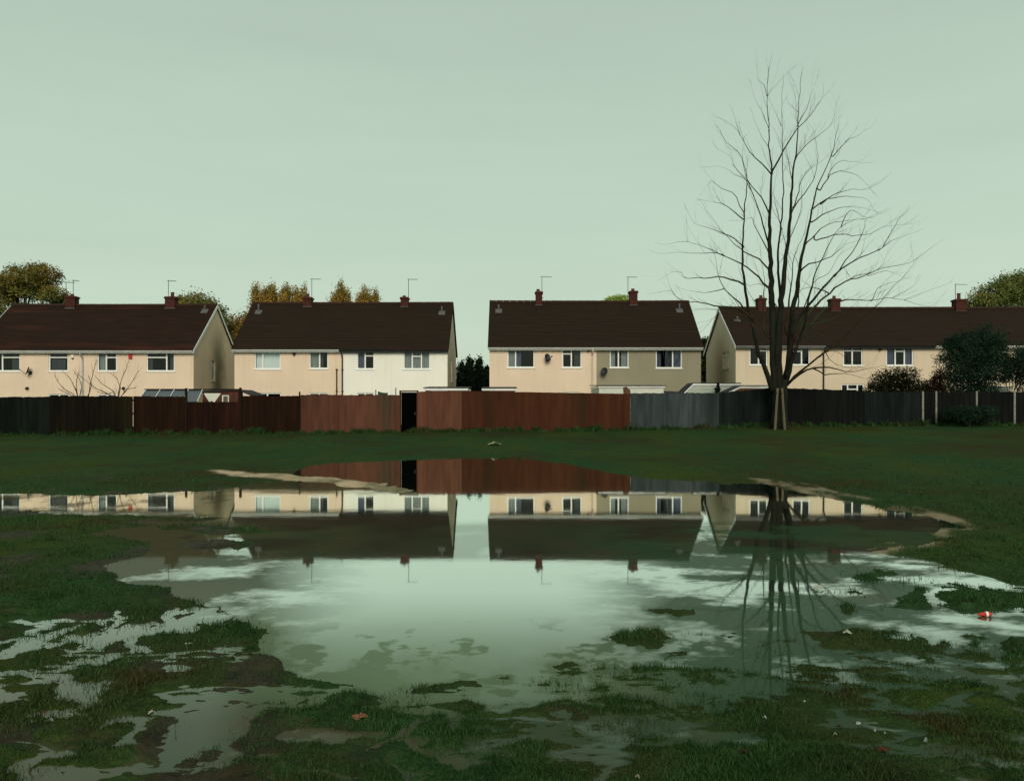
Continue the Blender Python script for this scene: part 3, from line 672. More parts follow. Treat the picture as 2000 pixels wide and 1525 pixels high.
        vs2 = [(v[0], v[1], v[2] + .008) for v in vs]; gt.add(vs2, [tuple(reversed(f)) for f in fc])
        gt.build('gutter', M[mn], fs)
    for (x, ztop, mn) in S['pipes']:
        x = XP(x, HD); mb = MB()
        if ztop is None: mb.tube([(x, HD - ov - .04, zg - .09), (x, HD - ov - .03, zg - .2), (x, HD - .06, zg - .5), (x, HD - .06, bz)], .045, 8)
        else: mb.tube([(x, HD - .06, ZP(ztop, HD)), (x, HD - .06, bz)], .04, 8)
        zz = 1.2
        while zz < ez - .8: mb.box(x - .075, x + .075, HD - .05, HD - .002, zz, zz + .04); zz += 1.3
        mb.build('downpipe', M[mn], root)
    # windows
    for wn in S['wins']:
        r = wn['r']; a, b, c, d = XP(r[0], HD), XP(r[1], HD), ZP(r[3], HD), ZP(r[2], HD)
        make_window(root, a, b, c, d, [XP(m, HD) for m in wn.get('m', ())], [(XP(p, HD), XP(q, HD), ZP(t, HD)) for p, q, t in wn.get('t', ())],
                    [(XP(p, HD), XP(q, HD), mn, zf) for p, q, mn, zf in wn.get('c', ())], label=wn.get('label'))
    # chimneys on the ridge
    for ch in S['chim']:
        D = yr; xa, xb = XP(ch['x'][0], D), XP(ch['x'][1], D); zt = ZP(ch['top'], D); hd = .30
        mb = MB(); z = rz - .5; rowi = 0
        while z < zt - .16:
            z2 = min(z + .075, zt - .14); e = .004 if rowi % 2 else 0
            mb.box(xa + e, xb - e, D - hd + e, D + hd - e, z, z2); z = z2; rowi += 1
        mb.box(xa - .05, xb + .05, D - hd - .05, D + hd + .05, zt - .14, zt - .04); mb.box(xa - .01, xb + .01, D - hd - .01, D + hd + .01, zt - .04, zt)
        chim = mb.build('chimney', M['brick'], root)
        if ch.get('pot'):
            pm = MB(); pxm = XP(ch['pot'][0], D); zp = ZP(ch['pot'][1], D)
            pm.tube([(pxm, D, zt - .01), (pxm, D, zt + (zp - zt) * .8), (pxm, D, zt + (zp - zt) * .82), (pxm, D, zp)], [.12, .10, .125, .12], 12)
            pm.build('chimney_pot', M['pot'], chim)
        fl = MB(); fl.box(xa - .02, xb + .02, D - hd - .02, D + hd + .02, rz - .32, rz - .20)
        fl.build('flashing', M['soffit'], chim)
        for (ax, at_, bx, ln) in ch.get('aerials', ()):
            X_ = XP(ax, D); aerial(chim, X_, D, zt - .45, ZP(at_, D), (bx - ax) / F * D, XP(ln, D) - X_ if ln else 0)
    for (vx, v0, v1) in S['vents']:
        # soil vent pipe standing out of the front slope
        zc = ZP(v1, HD + 2.9); y_ = HD + (zc - ez) / (rz - ez) * HDEP / 2; zc = ZP(v1, y_); X_ = XP(vx, y_); ztp = ZP(v0, y_)
        zr = ez + (y_ - HD) * sl
        mb = MB(); mb.tube([(X_, y_, zr - .1), (X_, y_, ztp)], .055, 10); mb.tube([(X_, y_, ztp - .03), (X_, y_, ztp + .03)], .07, 10)
        vp = mb.build('vent_pipe', M['lead'], root)
        fl = MB(); hh = .22
        fl.hexa([(X_ - .22, y_ - hh, zr - hh * sl + .05), (X_ + .22, y_ - hh, zr - hh * sl + .05), (X_ + .22, y_ + .1, zr + .1 * sl + .05), (X_ - .22, y_ + .1, zr + .1 * sl + .05),
                 (X_ - .2, y_ - hh, zr - hh * sl + .09), (X_ + .2, y_ - hh, zr - hh * sl + .09), (X_ + .2, y_ + .1, zr + .1 * sl + .09), (X_ - .2, y_ + .1, zr + .1 * sl + .09)])
        fl.build('flashing', M['lead'], vp)
    for (x, y) in S.get('wallvents', ()):
        X_, Z_ = XP(x, HD), ZP(y, HD); mb = MB(); mb.tube([(X_, HD - .002, Z_), (X_, HD - .12, Z_ - .01)], .085, 12); mb.tube([(X_, HD - .12, Z_ - .01), (X_, HD - .2, Z_ - .06)], [.07, .05], 10)
        mb.build('wall_vent', M['black_plastic'], root)
    for (x, y, r, sq) in S.get('dishes', ()):
        X_, Z_ = XP(x, HD), ZP(y, HD); mb = MB(); n = 20; rings = 5
        ax = Vector((math.sin(sq), -math.cos(sq), .35)).normalized(); u = ax.cross(Vector((0, 0, 1))).normalized(); v = u.cross(ax)
        c0 = Vector((X_, HD - .33, Z_)); vs = [c0 - ax * .06]; fs = []
        for k in range(1, rings + 1):
            rr = r * k / rings
            for i in range(n):
                an = 2 * math.pi * i / n; vs.append(c0 + (u * math.cos(an) + v * math.sin(an) * 1.15) * rr + ax * (-.06 + .09 * (k / rings) ** 2))
        for i in range(n): fs.append((0, 1 + i, 1 + (i + 1) % n))
        for k in range(rings - 1):
            for i in range(n):
                a = 1 + k * n + i; b = 1 + k * n + (i + 1) % n; fs.append((a, a + n, b + n, b))
        mb.add(vs, fs); mb.add([q - ax * .008 for q in vs], [tuple(reversed(f)) for f in fs])
        ds = mb.build('satellite_dish', M['dish'], root, smooth=True)
        am = MB(); am.tube([(X_, HD - .002, Z_ - .12), (X_, HD - .2, Z_ - .14), c0 - ax * .07], .022, 6)
        am.tube([c0 - v * r, c0 + ax * .38 - v * .1], .014, 5); am.tube([c0 + ax * .36 - v * .1, c0 + ax * .46 - v * .08], .035, 8)
        am.box(X_ - .09, X_ + .09, HD - .025, HD - .003, Z_ - .22, Z_ - .04)
        am.build('bracket', M['dish'], ds)
    for (x, xb_, y, yb_, mn, nm) in S.get('boxes', ()):
        mb = MB(); a, b, c, d = XP(x, HD), XP(xb_, HD), ZP(yb_, HD), ZP(y, HD)
        mb.box(a, b, HD - .09, HD - .003, c, d); mb.box(a + .03, b - .03, HD - .10, HD - .09, c + .04, d - .04)
        o = mb.build(nm, M[mn], root, bevel=.01)
        if mn != 'red_box':
            m3 = MB(); m3.box(a + .03, b - .03, HD - .085, HD - .003, c - .06, c - .002); m3.build('strobe_lens', M['black_plastic'], o)
    return root

CP, CG, CB, CD = 'curtain_pale', 'curtain_grey', 'curtain_blue', 'curtain_dark'
HOUSES = [
 dict(e0=-48, e1=378, ez=ZP(684, HD), rz=ZP(596, HD + HDEP / 2), roof='roof_red', sag=.04,
  label='cream semi-detached pair at the far left with red-brown roof and dark-stained gable',
  units=[dict(x=(-48, 161), m='cream', label='cream wall with dish and small alarm box'), dict(x=(161, 378), m='cream', label='cream wall with red alarm box')],
  gable={-1: 'gable_b', 1: 'gable_a'}, barge={1: 1, -1: 1},
  wins=[dict(r=(-15, 39, 688, 725), m=(4,), t=((4, 39, 698),), c=((20, 39, CD, 0),)), dict(r=(95, 133, 688, 725), t=((95, 133, 698),), c=((98, 125, CD, .0),)),
        dict(r=(190, 228, 688, 725), m=(207,), t=((207, 228, 698),), c=((192, 206, CG, 0),)), dict(r=(286, 341, 688, 725), m=(325,), t=((286, 325, 698),), c=((288, 296, CD, 0), (330, 339, CD, 0))),
        dict(r=(95, 135, 769, 812), m=(115,)), dict(r=(190, 228, 770, 812), m=(209,)), dict(r=(286, 341, 770, 812), m=(313,))],
  gwins=[dict(side=1, o=(52.9, 53.65, 3.25, 4.55), t=4.2)],
  gutters=[(-51, 158, 'fascia'), (158.5, 380, 'fascia')], pipes=[(162, None, 'bluegrey_pipe')],
  chim=[dict(x=(132, 150), top=579, pot=(141, 574.5), aerials=[(131.5, 551, 152, 128.5), (143, 547.5, 158, None)]), dict(x=(325.5, 345), top=580, pot=(337, 571), aerials=[(329, 548, 347, None)])],
  vents=[(400, 598, 607)], wallvents=[(54, 758), (242, 758)], dishes=[(60, 724, .24, -1.0)],
  boxes=[(139.5, 145, 692, 699, 'plastic_white', 'alarm_box'), (252, 258.5, 688.5, 701, 'red_box', 'alarm_box')]),
 dict(e0=458, e1=874, ez=ZP(682, HD), rz=ZP(593, HD + HDEP / 2), roof='roof', sag=.02,
  label='semi-detached pair with cream left half and bright white right half',
  units=[dict(x=(458, 669), m='cream', label='cream wall of the left half'), dict(x=(669, 874), m='white', label='bright white wall of the right half')],
  gable={-1: 'gable_b', 1: 'gable_b'}, barge={},
  wins=[dict(r=(497, 548, 683.5, 721), m=(513,), c=((499, 546, CP, 0),)), dict(r=(604, 641, 685, 720), m=(624,), c=((606, 622, CG, 0), (626, 630, CD, 0))),
        dict(r=(697, 731, 686, 721), m=(713,), t=((713, 731, 695),), c=((699, 711, CB, 0),)), dict(r=(788, 840, 686, 721), m=(805, 823), t=((805, 823, 696),), c=((790, 804, CG, 0), (806, 838, CG, 0))),
        dict(r=(495, 549, 767, 812), m=(522,)), dict(r=(604, 642, 767, 812), m=(623,)), dict(r=(697, 731, 767, 812), m=(713,))],
  gwins=[dict(side=1, o=(53.0, 53.8, 3.2, 4.6), t=4.2)],
  gutters=[(456, 664, 'fascia'), (664.5, 876, 'black_plastic')], pipes=[(669, None, 'black_plastic'), (658, 720, 'black_plastic')],
  chim=[dict(x=(594, 610), top=581, pot=(601, 574), aerials=[(609, 544.5, 628, None)]), dict(x=(783.5, 798), top=581, pot=(789.5, 577.5), aerials=[(798, 545, 816, None)])],
  vents=[(505, 595, 610), (863, 599, 612)], wallvents=[(575, 691)]),
 dict(e0=956, e1=1369, ez=ZP(678, HD), rz=ZP(590, HD + HDEP / 2), roof='roof', sag=.015,
  label='semi-detached pair with cream left half and drab olive right half with two dishes',
  units=[dict(x=(956, 1165), m='cream', label='cream wall of the left half'), dict(x=(1165, 1369), m='olive', label='drab olive-grey wall of the right half')],
  gable={-1: 'gable_b', 1: 'olive'}, barge={},
  wins=[dict(r=(991, 1044, 680, 718), m=(1007,), c=((993, 1006, CG, 0), (1008, 1018, CB, 0))), dict(r=(1098, 1136, 680, 718), m=(1116,), t=((1098, 1116, 691),), c=((1122, 1134, CD, 0),)),
        dict(r=(1191, 1228, 680, 718), m=(1208,), c=((1193, 1202, CG, 0), (1214, 1226, CG, .0))), dict(r=(1281, 1332, 680, 719), m=(1314,), c=((1283, 1292, CB, 0), (1300, 1312, CD, 0), (1316, 1330, CB, 0))),
        dict(r=(1102, 1134, 765, 812), m=(1118,)), dict(r=(991, 1044, 771, 812)), dict(r=(1281, 1332, 771, 812))],
  gutters=[(954, 1160, 'fascia'), (1160.5, 1371, 'fascia')], pipes=[(1157, None, 'cream_pipe')],
  chim=[dict(x=(1046, 1059), top=570, pot=(1051, 565), aerials=[(1058.5, 540, 1077, None)]), dict(x=(1229, 1244), top=569, pot=(1236, 564), aerials=[(1226.5, 540.5, 1243, None)])],
  vents=[(974, 596, 608), (1327, 594, 607)], wallvents=[(1149, 684)], dishes=[(1069, 699, .22, .6), (1179, 726, .22, -.45)]),
 dict(e0=1437, e1=2090, ez=ZP(675, HD), rz=ZP(602, HD + HDEP / 2), roof='roof', sag=.03, terrace=1,
  label='long cream terrace on the right behind the bare tree, running out of the picture',
  units=[dict(x=(1437, 1608), m='cream_grey', label='cream wall behind the bare tree'), dict(x=(1608, 1815), m='cream_grey', label='cream wall right of the black downpipe'), dict(x=(1815, 2090), m='cream_grey', label='cream wall half hidden by shrubs')],
  gable={-1: 'gable_c', 1: 'gable_b'}, barge={-1: 1},
  wins=[dict(r=(1464, 1499, 676.5, 713), m=(1482,), t=((1482, 1499, 685),)), dict(r=(1548, 1582, 677, 713), m=(1566,), t=((1548, 1566, 686),)),
        dict(r=(1647, 1685, 676.5, 714), m=(1665,), t=((1647, 1665, 685), (1665, 1685, 685)), c=((1649, 1654, CD, 0),)),
        dict(r=(1731, 1784, 676.5, 714), m=(1749, 1767), t=((1749, 1767, 686),), c=((1733, 1748, CB, 0), (1768, 1782, CB, 0))),
        dict(r=(1643, 1688, 750, 812), m=(1656, 1675), t=((1656, 1675, 760),)), dict(r=(1464, 1499, 757, 812)), dict(r=(1880, 1932, 677, 714), m=(1906,)), dict(r=(1990, 2040, 677, 714), m=(2015,))],
  gwins=[dict(side=-1, o=(51.55, 52.2, 4.0, 5.05), t=4.75), dict(side=-1, o=(52.45, 53.1, 4.0, 5.05), t=4.75)],
  gutters=[(1435, 1608, 'grey_plastic'), (1608.5, 1822, 'black_plastic'), (1822.5, 1850, 'fascia'), (1850.5, 1960, 'black_plastic'), (1960.5, 2092, 'fascia')],
  pipes=[(1608, None, 'black_plastic')],
  chim=[dict(x=(1478, 1494), top=583, pot=(1486, 577)), dict(x=(1620, 1638), top=584, pot=(1629, 578)), dict(x=(1863, 1883), top=585, pot=(1872.5, 573), aerials=[(1866, 555, 1885, None)])],
  vents=[(1440, 619, 630)], wallvents=[(1718, 682)])]
for h in HOUSES: house(h)

# ------------------------------------------------------------------ fences
FD = 37.0
def fence_mat(name, a, b, c=None, amt=.35, bump=.5): return noise_mat(name, a, b, .85, 1.4, (2.2, 1, .3), bump, 22, .06, c3=c, attr='tone', attr_amt=amt, bdist=.006)
FM = {
 'blackgreen': fence_mat('blackish_green_boards', (.004, .006, .005), (.008, .012, .009)),
 'blackbrown': fence_mat('blackish_brown_boards', (.005, .004, .003), (.009, .007, .004), (.013, .011, .004)),
 'umber': fence_mat('dark_umber_boards', (.009, .005, .003), (.019, .008, .004)),
 'plum': fence_mat('very_dark_red_boards', (.012, .005, .004), (.026, .009, .006)),
 'russet': fence_mat('faded_russet_boards', (.068, .029, .019), (.115, .046, .029), (.056, .037, .024), .3),
 'oxblood': fence_mat('oxblood_red_boards', (.044, .0155, .008), (.066, .023, .011), (.036, .018, .009), .2),
 'slate': fence_mat('blue_grey_boards', (.028, .038, .041), (.055, .068, .070), (.018, .028, .026), .3),
 'black': fence_mat('black_boards', (.004, .005, .005), (.008, .009, .008)),
 'inky': fence_mat('inky_green_boards', (.005, .007, .007), (.013, .018, .017), (.007, .010, .007)),
 'posts': fence_mat('dark_post', (.010, .007, .005), (.020, .011, .007)),
 'concrete': noise_mat('concrete_post', (.14, .14, .12), (.24, .24, .20), .9, 6, bump=.4),
 'void': noise_mat('opening_shade_boards', (.0012, .0012, .0012), (.002, .002, .0018), 1.0, 2, spec=0),  # near-black colour stands in for the shade inside the gateway
}
def zb(px): return float(zfence(px)) - .06
def fence(p0, p1, t0, t1, mat, label, posts=(), seed=0, D=FD, bw=.125, kind='wooden_fence', wavy=.014, postmat='posts', gap=-.004, cap=False):
    """boards from px p0..p1 with the top running t0..t1"""
    rn = random.Random(seed * 7 + 3)
    x0, x1 = XP(p0, D), XP(p1, D); z0, z1 = ZP(t0, D), ZP(t1, D)
    root = empty(kind, ((x0 + x1) / 2, D, zb((p0 + p1) / 2)), label, 'fence', 'back garden fences along the field')
    n = max(2, round((x1 - x0) / bw)); mb = MB(); tone = .5
    for i in range(n):
        a = x0 + (x1 - x0) * i / n; b = x0 + (x1 - x0) * (i + 1) / n - gap
        px = p0 + (p1 - p0) * (i + .5) / n; f = (i + .5) / n
        if i % max(1, int(1.8 / bw)) == 0: tone = rn.uniform(.25, .75)
        zt = z0 + (z1 - z0) * f + rn.uniform(-1, 1) * wavy; yy = D + (.0 if i % 2 else .016) + rn.uniform(0, .004)
        zb_ = zb(px)
        mb.hexa([(a, yy, zb_), (b, yy, zb_), (b, yy + .018, zb_), (a, yy + .018, zb_), (a + rn.uniform(-.002, .003), yy, zt), (b, yy, zt), (b, yy + .018, zt), (a, yy + .018, zt)], min(1, max(0, tone + rn.uniform(-.14, .14))))
    mb.build('boards', FM[mat], root)
    rl = MB()
    for fz in (.2, .55, .88):
        za = zb(p0) + (z0 - zb(p0)) * fz; zc = zb(p1) + (z1 - zb(p1)) * fz
        rl.hexa([(x0, D + .04, za), (x1, D + .04, zc), (x1, D + .08, zc), (x0, D + .08, za), (x0, D + .04, za + .08), (x1, D + .04, zc + .08), (x1, D + .08, zc + .08), (x0, D + .08, za + .08)])
    rl.build('rails', FM['posts'], root)
    if cap:
        c = MB(); c.hexa([(x0, D - .02, z0 + .012), (x1, D - .02, z1 + .012), (x1, D + .05, z1 + .012), (x0, D + .05, z0 + .012), (x0, D - .02, z0 + .04), (x1, D - .02, z1 + .04), (x1, D + .05, z1 + .04), (x0, D + .05, z0 + .04)])
        c.build('capping', FM[mat], root)
    for (pp, tp, *wd) in posts:
        X_ = XP(pp, D); wv = (wd[0] if wd else .05); mb = MB()
        mb.box(X_ - wv, X_ + wv, D - .045, D - .002 + .03 if False else D - .003, zb(pp) - .05, ZP(tp, D))
        mb.build('post', FM[wd[1] if len(wd) > 1 else postmat], root, bevel=.006)
    return root
fence(-260, 96, 776, 775, 'blackgreen', 'nearly black green board fence at the left edge of the picture', seed=1)
fence(96, 259, 773, 774, 'blackbrown', 'blackish brown board fence in front of the bare shrubs', [(257.5, 777, .045)], 2)
fence(261.5, 365, 774, 774.5, 'umber', 'dark umber fence in front of the glazed lean-to', [(364, 758, .055), (262.5, 774, .03)], 3)
fence(365.1, 471, 785, 785, 'plum', 'low very dark red fence below the brick shed window', [(413.5, 783, .04), (470, 757, .06)], 4)
fence(471.2, 587, 773, 773, 'umber', 'dark brown fence between two raised posts', [(585.5, 765, .035)], 5)
fence(587.1, 780.5, 771, 771.5, 'russet', 'faded russet fence left of the black gateway', (), 6)
fence(815, 901.4, 764.5, 763.5, 'russet', 'short faded russet fence right of the black gateway', (), 7)
fence(901.5, 1231, 763.5, 769, 'oxblood', 'long oxblood red fence in the middle of the row', (), 8, bw=.15, wavy=.004)
fence(1231.5, 1404, 768, 767, 'slate', 'blue-grey weathered fence with streaky boards', (), 9)
fence(1404.1, 1513, 767, 757, 'inky', 'inky green fence rising towards the bare tree trunk', (), 10, D=37.02)
fence(1513, 1689, 757, 763, 'black', 'black fence falling away right of the bare tree trunk', (), 11)
fence(1689, 1802.5, 765, 765.5, 'inky', 'inky green fence below the rounded olive bush', [(1802, 764, .045, 'concrete')], 12)
fence(1802.6, 2260, 765, 765.5, 'black', 'black fence with pale concrete posts at the right edge', [(1828, 764, .04, 'concrete'), (1907, 764, .04, 'concrete'), (1981, 763, .045, 'concrete'), (2062, 764, .045, 'concrete')], 13)
# gateway: frame, and black boards set back to paint the dark opening's shade
g = empty('dark_gateway', (XP(798, FD), FD, zb(798)), 'black boards added for the shade of an opening, set back in a russet frame between the russet fences', 'gateway')
mb = MB(); x0, x1 = XP(782.5, FD), XP(813.5, FD)
for i in range(6):
    a = x0 + (x1 - x0) * i / 6; mb.box(a, a + (x1 - x0) / 6 + .004, FD + .25 + .006 * (i % 2), FD + .27, zb(798) + .03, ZP(766, FD), random.Random(i).uniform(0, 1))
gb = mb.build('boards', FM['void'], g)
hm = MB(); hm.box(x1 - .12, x1 - .08, FD + .23, FD + .25, zb(798) + .85, zb(798) + .97); hm.build('latch', M['black_plastic'], gb)
mb = MB(); mb.box(XP(780, FD), XP(782, FD), FD - .02, FD + .3, zb(798), ZP(762.3, FD)); mb.box(XP(814, FD), XP(816, FD), FD - .02, FD + .3, zb(798), ZP(762.3, FD)); mb.box(XP(782, FD) + .001, XP(814, FD) - .001, FD - .018, FD + .3, ZP(765, FD), ZP(762.5, FD))
mb.build('frame', FM['russet'], g)

# ------------------------------------------------------------------ garden buildings behind the fence
def flat_shed(px0, px1, top, wallm, label, D=40.0, depth=3.0, fascia='fascia', roofm='roof', name='shed', fh=.12, base=.4, lip=None):
    x0, x1 = XP(px0, D), XP(px1, D); zt = ZP(top, D)
    r = empty(name, ((x0 + x1) / 2, D + depth / 2, base), label, 'shed')
    mb = MB(); mb.box(x0 + .06, x1 - .06, D + .05, D + depth, base, zt - fh - .05); mb.build('wall', M[wallm] if wallm in M else FM[wallm], r)
    mb = MB(); mb.box(x0, x1, D - .02, D + .02, zt - fh - .04, zt - .04); mb.box(x0, x0 + .02, D + .021, D + depth, zt - fh - .04, zt - .04); mb.box(x1 - .02, x1, D + .021, D + depth, zt - fh - .04, zt - .04)
    fs = mb.build('fascia', M[fascia], r)
    mb = MB(); mb.hexa([(x0 - .04, D - .05, zt - .038), (x1 + .04, D - .05, zt - .038), (x1 + .04, D + depth + .05, zt + .06), (x0 - .04, D + depth + .05, zt + .06),
                        (x0 - .04, D - .05, zt), (x1 + .04, D - .05, zt), (x1 + .04, D + depth + .05, zt + .1), (x0 - .04, D + depth + .05, zt + .1)])
    mb.build('roof', M[roofm], r); return r
M['felt'] = noise_mat('dark_roofing_felt', (.02, .022, .022), (.035, .036, .035), .9, 3)
M['shedwhite'] = noise_mat('dull_white_shed_boards', (.50, .54, .46), (.64, .66, .58), .7, 2, (1, 1, 3))
M['shedgrey'] = noise_mat('pale_grey_green_boards', (.34, .40, .35), (.46, .50, .44), .8, 2, (1, 1, 5))
M['redshed'] = noise_mat('red_brick_shed', (.065, .020, .013), (.11, .035, .022), .9, 6, bump=.4)
M['orange_roof'] = noise_mat('orange_brown_felt', (.12, .045, .022), (.17, .07, .035), .9, 3)
flat_shed(828, 914, 756.5, 'redshed', 'flat roofed red brick shed with white edging behind the short russet fence', roofm='felt', fh=.11)
flat_shed(941, 1008, 757, 'redshed', 'small flat roofed shed with pale edging behind the oxblood fence', D=41, roofm='felt', fh=.10)
flat_shed(1168, 1299, 752.5, 'shedwhite', 'long low white outbuilding in front of the olive house half', D=40, depth=4, roofm='felt', fh=.07)
# brown trellis piece leaning by the white outbuilding
r = empty('wooden_board', (XP(1224, 39), 39, .5), 'rough brown board standing against the long white outbuilding', 'board')
mb = MB(); mb.hexa([P(1218, 775, 39), P(1229, 775, 39), P(1229, 775, 39) + Vector((0, .04, 0)), P(1218, 775, 39) + Vector((0, .04, 0)), P(1217, 756, 39), P(1225, 755, 39.0), P(1225, 755, 39) + Vector((0, .04, 0)), P(1217, 756, 39) + Vector((0, .04, 0))])
mb.hexa([P(1229.2, 775, 39), P(1232, 775, 39), P(1232, 775, 39) + Vector((0, .04, 0)), P(1229.2, 775, 39) + Vector((0, .04, 0)), P(1225.5, 758, 39), P(1231, 761, 39.0), P(1231, 761, 39) + Vector((0, .04, 0)), P(1225.5, 758, 39) + Vector((0, .04, 0))])
mb.build('boards', M['trunk'] if 0 else noise_mat('brown_board', (.07, .035, .02), (.11, .055, .03), .85, 5), r)
# mono pitched garage with white barge
def pent(px_l, px_r, y_low, y_top, px_top, D, depth, wallm, label, roofm='felt', front0=None):
    depth = min(depth, 1.4)
    r = empty('garden_shed', (XP((px_l + px_r) / 2, D), D + depth / 2, .4), label, 'shed')
    a, b, c = XP(px_l, D), XP(px_top, D), XP(px_r, D); zl, zt = ZP(y_low, D), ZP(y_top, D)
    mb = MB(); mb.add([(a + .05, D, .4), (c, D, .4), (c, D, zt - .12), (b, D, zt - .12), (a + .05, D, zl - .12)] + [(a + .05, D + depth, .4), (c, D + depth, .4), (c, D + depth, zt - .12), (b, D + depth, zt - .12), (a + .05, D + depth, zl - .12)],
                      [(0, 1, 2, 3, 4), (9, 8, 7, 6, 5), (0, 4, 9, 5), (1, 6, 7, 2)])
    mb.build('wall', M[wallm], r)
    def strip(x0, z0, x1, z1, t, y0, y1): return [(x0, y0, z0 - t), (x1, y0, z1 - t), (x1, y1, z1 - t), (x0, y1, z0 - t), (x0, y0, z0), (x1, y0, z1), (x1, y1, z1), (x0, y1, z0)]
    f = MB(); f.hexa(strip(a, zl - .01, b, zt - .01, .1, D - .04, D - .002)); f.hexa(strip(b + .001, zt - .01, c, zt - .01, .1, D - .04, D - .002)); f.build('fascia', M['fascia'], r)
    f = MB(); f.hexa(strip(a - .05, zl + .03, b, zt + .03, .035, D - .06, D + depth)); f.hexa(strip(b + .001, zt + .03, c + .03, zt + .03, .035, D - .06, D + depth)); f.build('roof', M[roofm], r)
    return r
pent(1335, 1446, 767, 748.5, 1354, 41.5, 3.5, 'shedgrey', 'pale garage with sloping white edge behind the blue-grey fence')
pent(1416, 1500, 768, 753.5, 1446, 39.5, 1.2, 'orange_roof', 'low orange-brown lean-to with white edge left of the bare tree')
flat_shed(1930, 1976, 754.5, 'shedwhite', 'small white shed glimpsed under the willow at the right', D=43, roofm='shedgrey', fh=.12)
# low parked roof line between
flat_shed(1301, 1333, 765.8, 'felt', 'low dark roof just showing between the white outbuilding and the pale garage', D=40, roofm='felt', fascia='felt')
# glazed lean-to greenhouse and brick shed on the left
D = 40.0
r = empty('greenhouse', (XP(330, D), D + 1, .4), 'glazed lean-to greenhouse with pale glazing bars behind the umber fence', 'greenhouse')
def quadP(a, b, c, d): return [P(*a), P(*b), P(*c), P(*d)]
mb = MB(); lo = lambda px: P(px, 784, D); hi = lambda px: P(px, 761, D + 1.6)
M['dark_glass'] = noise_mat('dirty_greenhouse_glass', (.030, .036, .048), (.055, .062, .078), .25, 2, spec=.5)
mb.add([lo(268), lo(385), hi(397), hi(285)], [(0, 1, 2, 3)]); mb.add([lo(268), lo(385), P(385, 850, D), P(268, 850, D)], [(3, 2, 1, 0)])
mb.build('glazing', M['dark_glass'], r)
bs = MB()
for i in range(5):
    a = 270 + i * 29; b = 286 + i * 27.5
    bs.tube([lo(a) + Vector((0, -.02, .02)), hi(b) + Vector((0, -.02, .02))], .022, 4)
bs.build('glazing_bars', M['fascia'], r)
bs = MB(); bs.box(XP(283, D + 1.6), XP(466, D + 1.6), D + 1.55, D + 1.7, ZP(761.8, D + 1.6), ZP(759.3, D + 1.6)); bs.box(XP(466, D + 1.6) + .002, XP(466, D + 1.6) + .1, D + 1.55, D + 1.7, .4, ZP(759.3, D + 1.6)); bs.box(XP(283, D + 1.6), XP(283, D + 1.6) + .08, D + 1.55, D + 1.7, .4, ZP(762, D + 1.6))
bs.build('top_beam', FM['posts'], r)
r = empty('brick_shed', (XP(440, 43), 44, .4), 'small red brick shed with a white framed window behind the low fence', 'shed')
mb = MB(); D2 = 43.; open_wall_y(mb, XP(396, D2), XP(472, D2), .4, ZP(764, D2), D2, .2, [(XP(433, D2), XP(447, D2), ZP(795, D2), ZP(771, D2))])
mb.build('wall', M['redshed'], r)
make_window(r, XP(433, D2), XP(447, D2), ZP(795, D2), ZP(771, D2), yw=D2)
mb = MB(); mb.hexa([(XP(394, D2), D2 - .1, ZP(766, D2)), (XP(466, D2), D2 - .1, ZP(763, D2)), (XP(466, D2), D2 + 2.2, ZP(763, D2)), (XP(394, D2), D2 + 2.2, ZP(766, D2)), (XP(394, D2), D2 - .1, ZP(763, D2)), (XP(466, D2), D2 - .1, ZP(760.5, D2)), (XP(466, D2), D2 + 2.2, ZP(760.5, D2)), (XP(394, D2), D2 + 2.2, ZP(763, D2))])
mb.hexa([(XP(466, D2) + .003, D2 - .1, ZP(763, D2)), (XP(494, D2), D2 - .1, ZP(774, D2)), (XP(494, D2), D2 + 2.2, ZP(774, D2)), (XP(466, D2) + .003, D2 + 2.2, ZP(763, D2)), (XP(466, D2) + .003, D2 - .1, ZP(760.5, D2)), (XP(494, D2), D2 - .1, ZP(771, D2)), (XP(494, D2), D2 + 2.2, ZP(771, D2)), (XP(466, D2) + .003, D2 + 2.2, ZP(760.5, D2))])
mb.build('roof', M['felt'], r)
# pale inverted triangular panel, added for a cream wall seen through a gap
mb = MB(); D3 = 38.6; a, b, c = P(398, 768, D3), P(431.5, 768, D3), P(415, 786, D3); a2, b2 = P(409, 785.5, D3), P(419, 785.5, D3); v = Vector((0, .03, 0))
mb.add([a, b, b2, a2, a + v, b + v, b2 + v, a2 + v], [(0, 3, 2, 1), (4, 5, 6, 7), (0, 1, 5, 4), (1, 2, 6, 5), (2, 3, 7, 6), (3, 0, 4, 7)])
o = empty('wedge_panel', (XP(414, D3), D3, .4), 'pale wedge shaped panel added for the cream wall seen through a gap above the low dark red fence', 'panel')
mb.build('wedge_face', M['shedwhite'], o); mb = MB(); mb.box(XP(412.6, D3), XP(415.4, D3), D3 + .002, D3 + .06, .4, ZP(785.6, D3)); mb.build('post', FM['posts'], o)
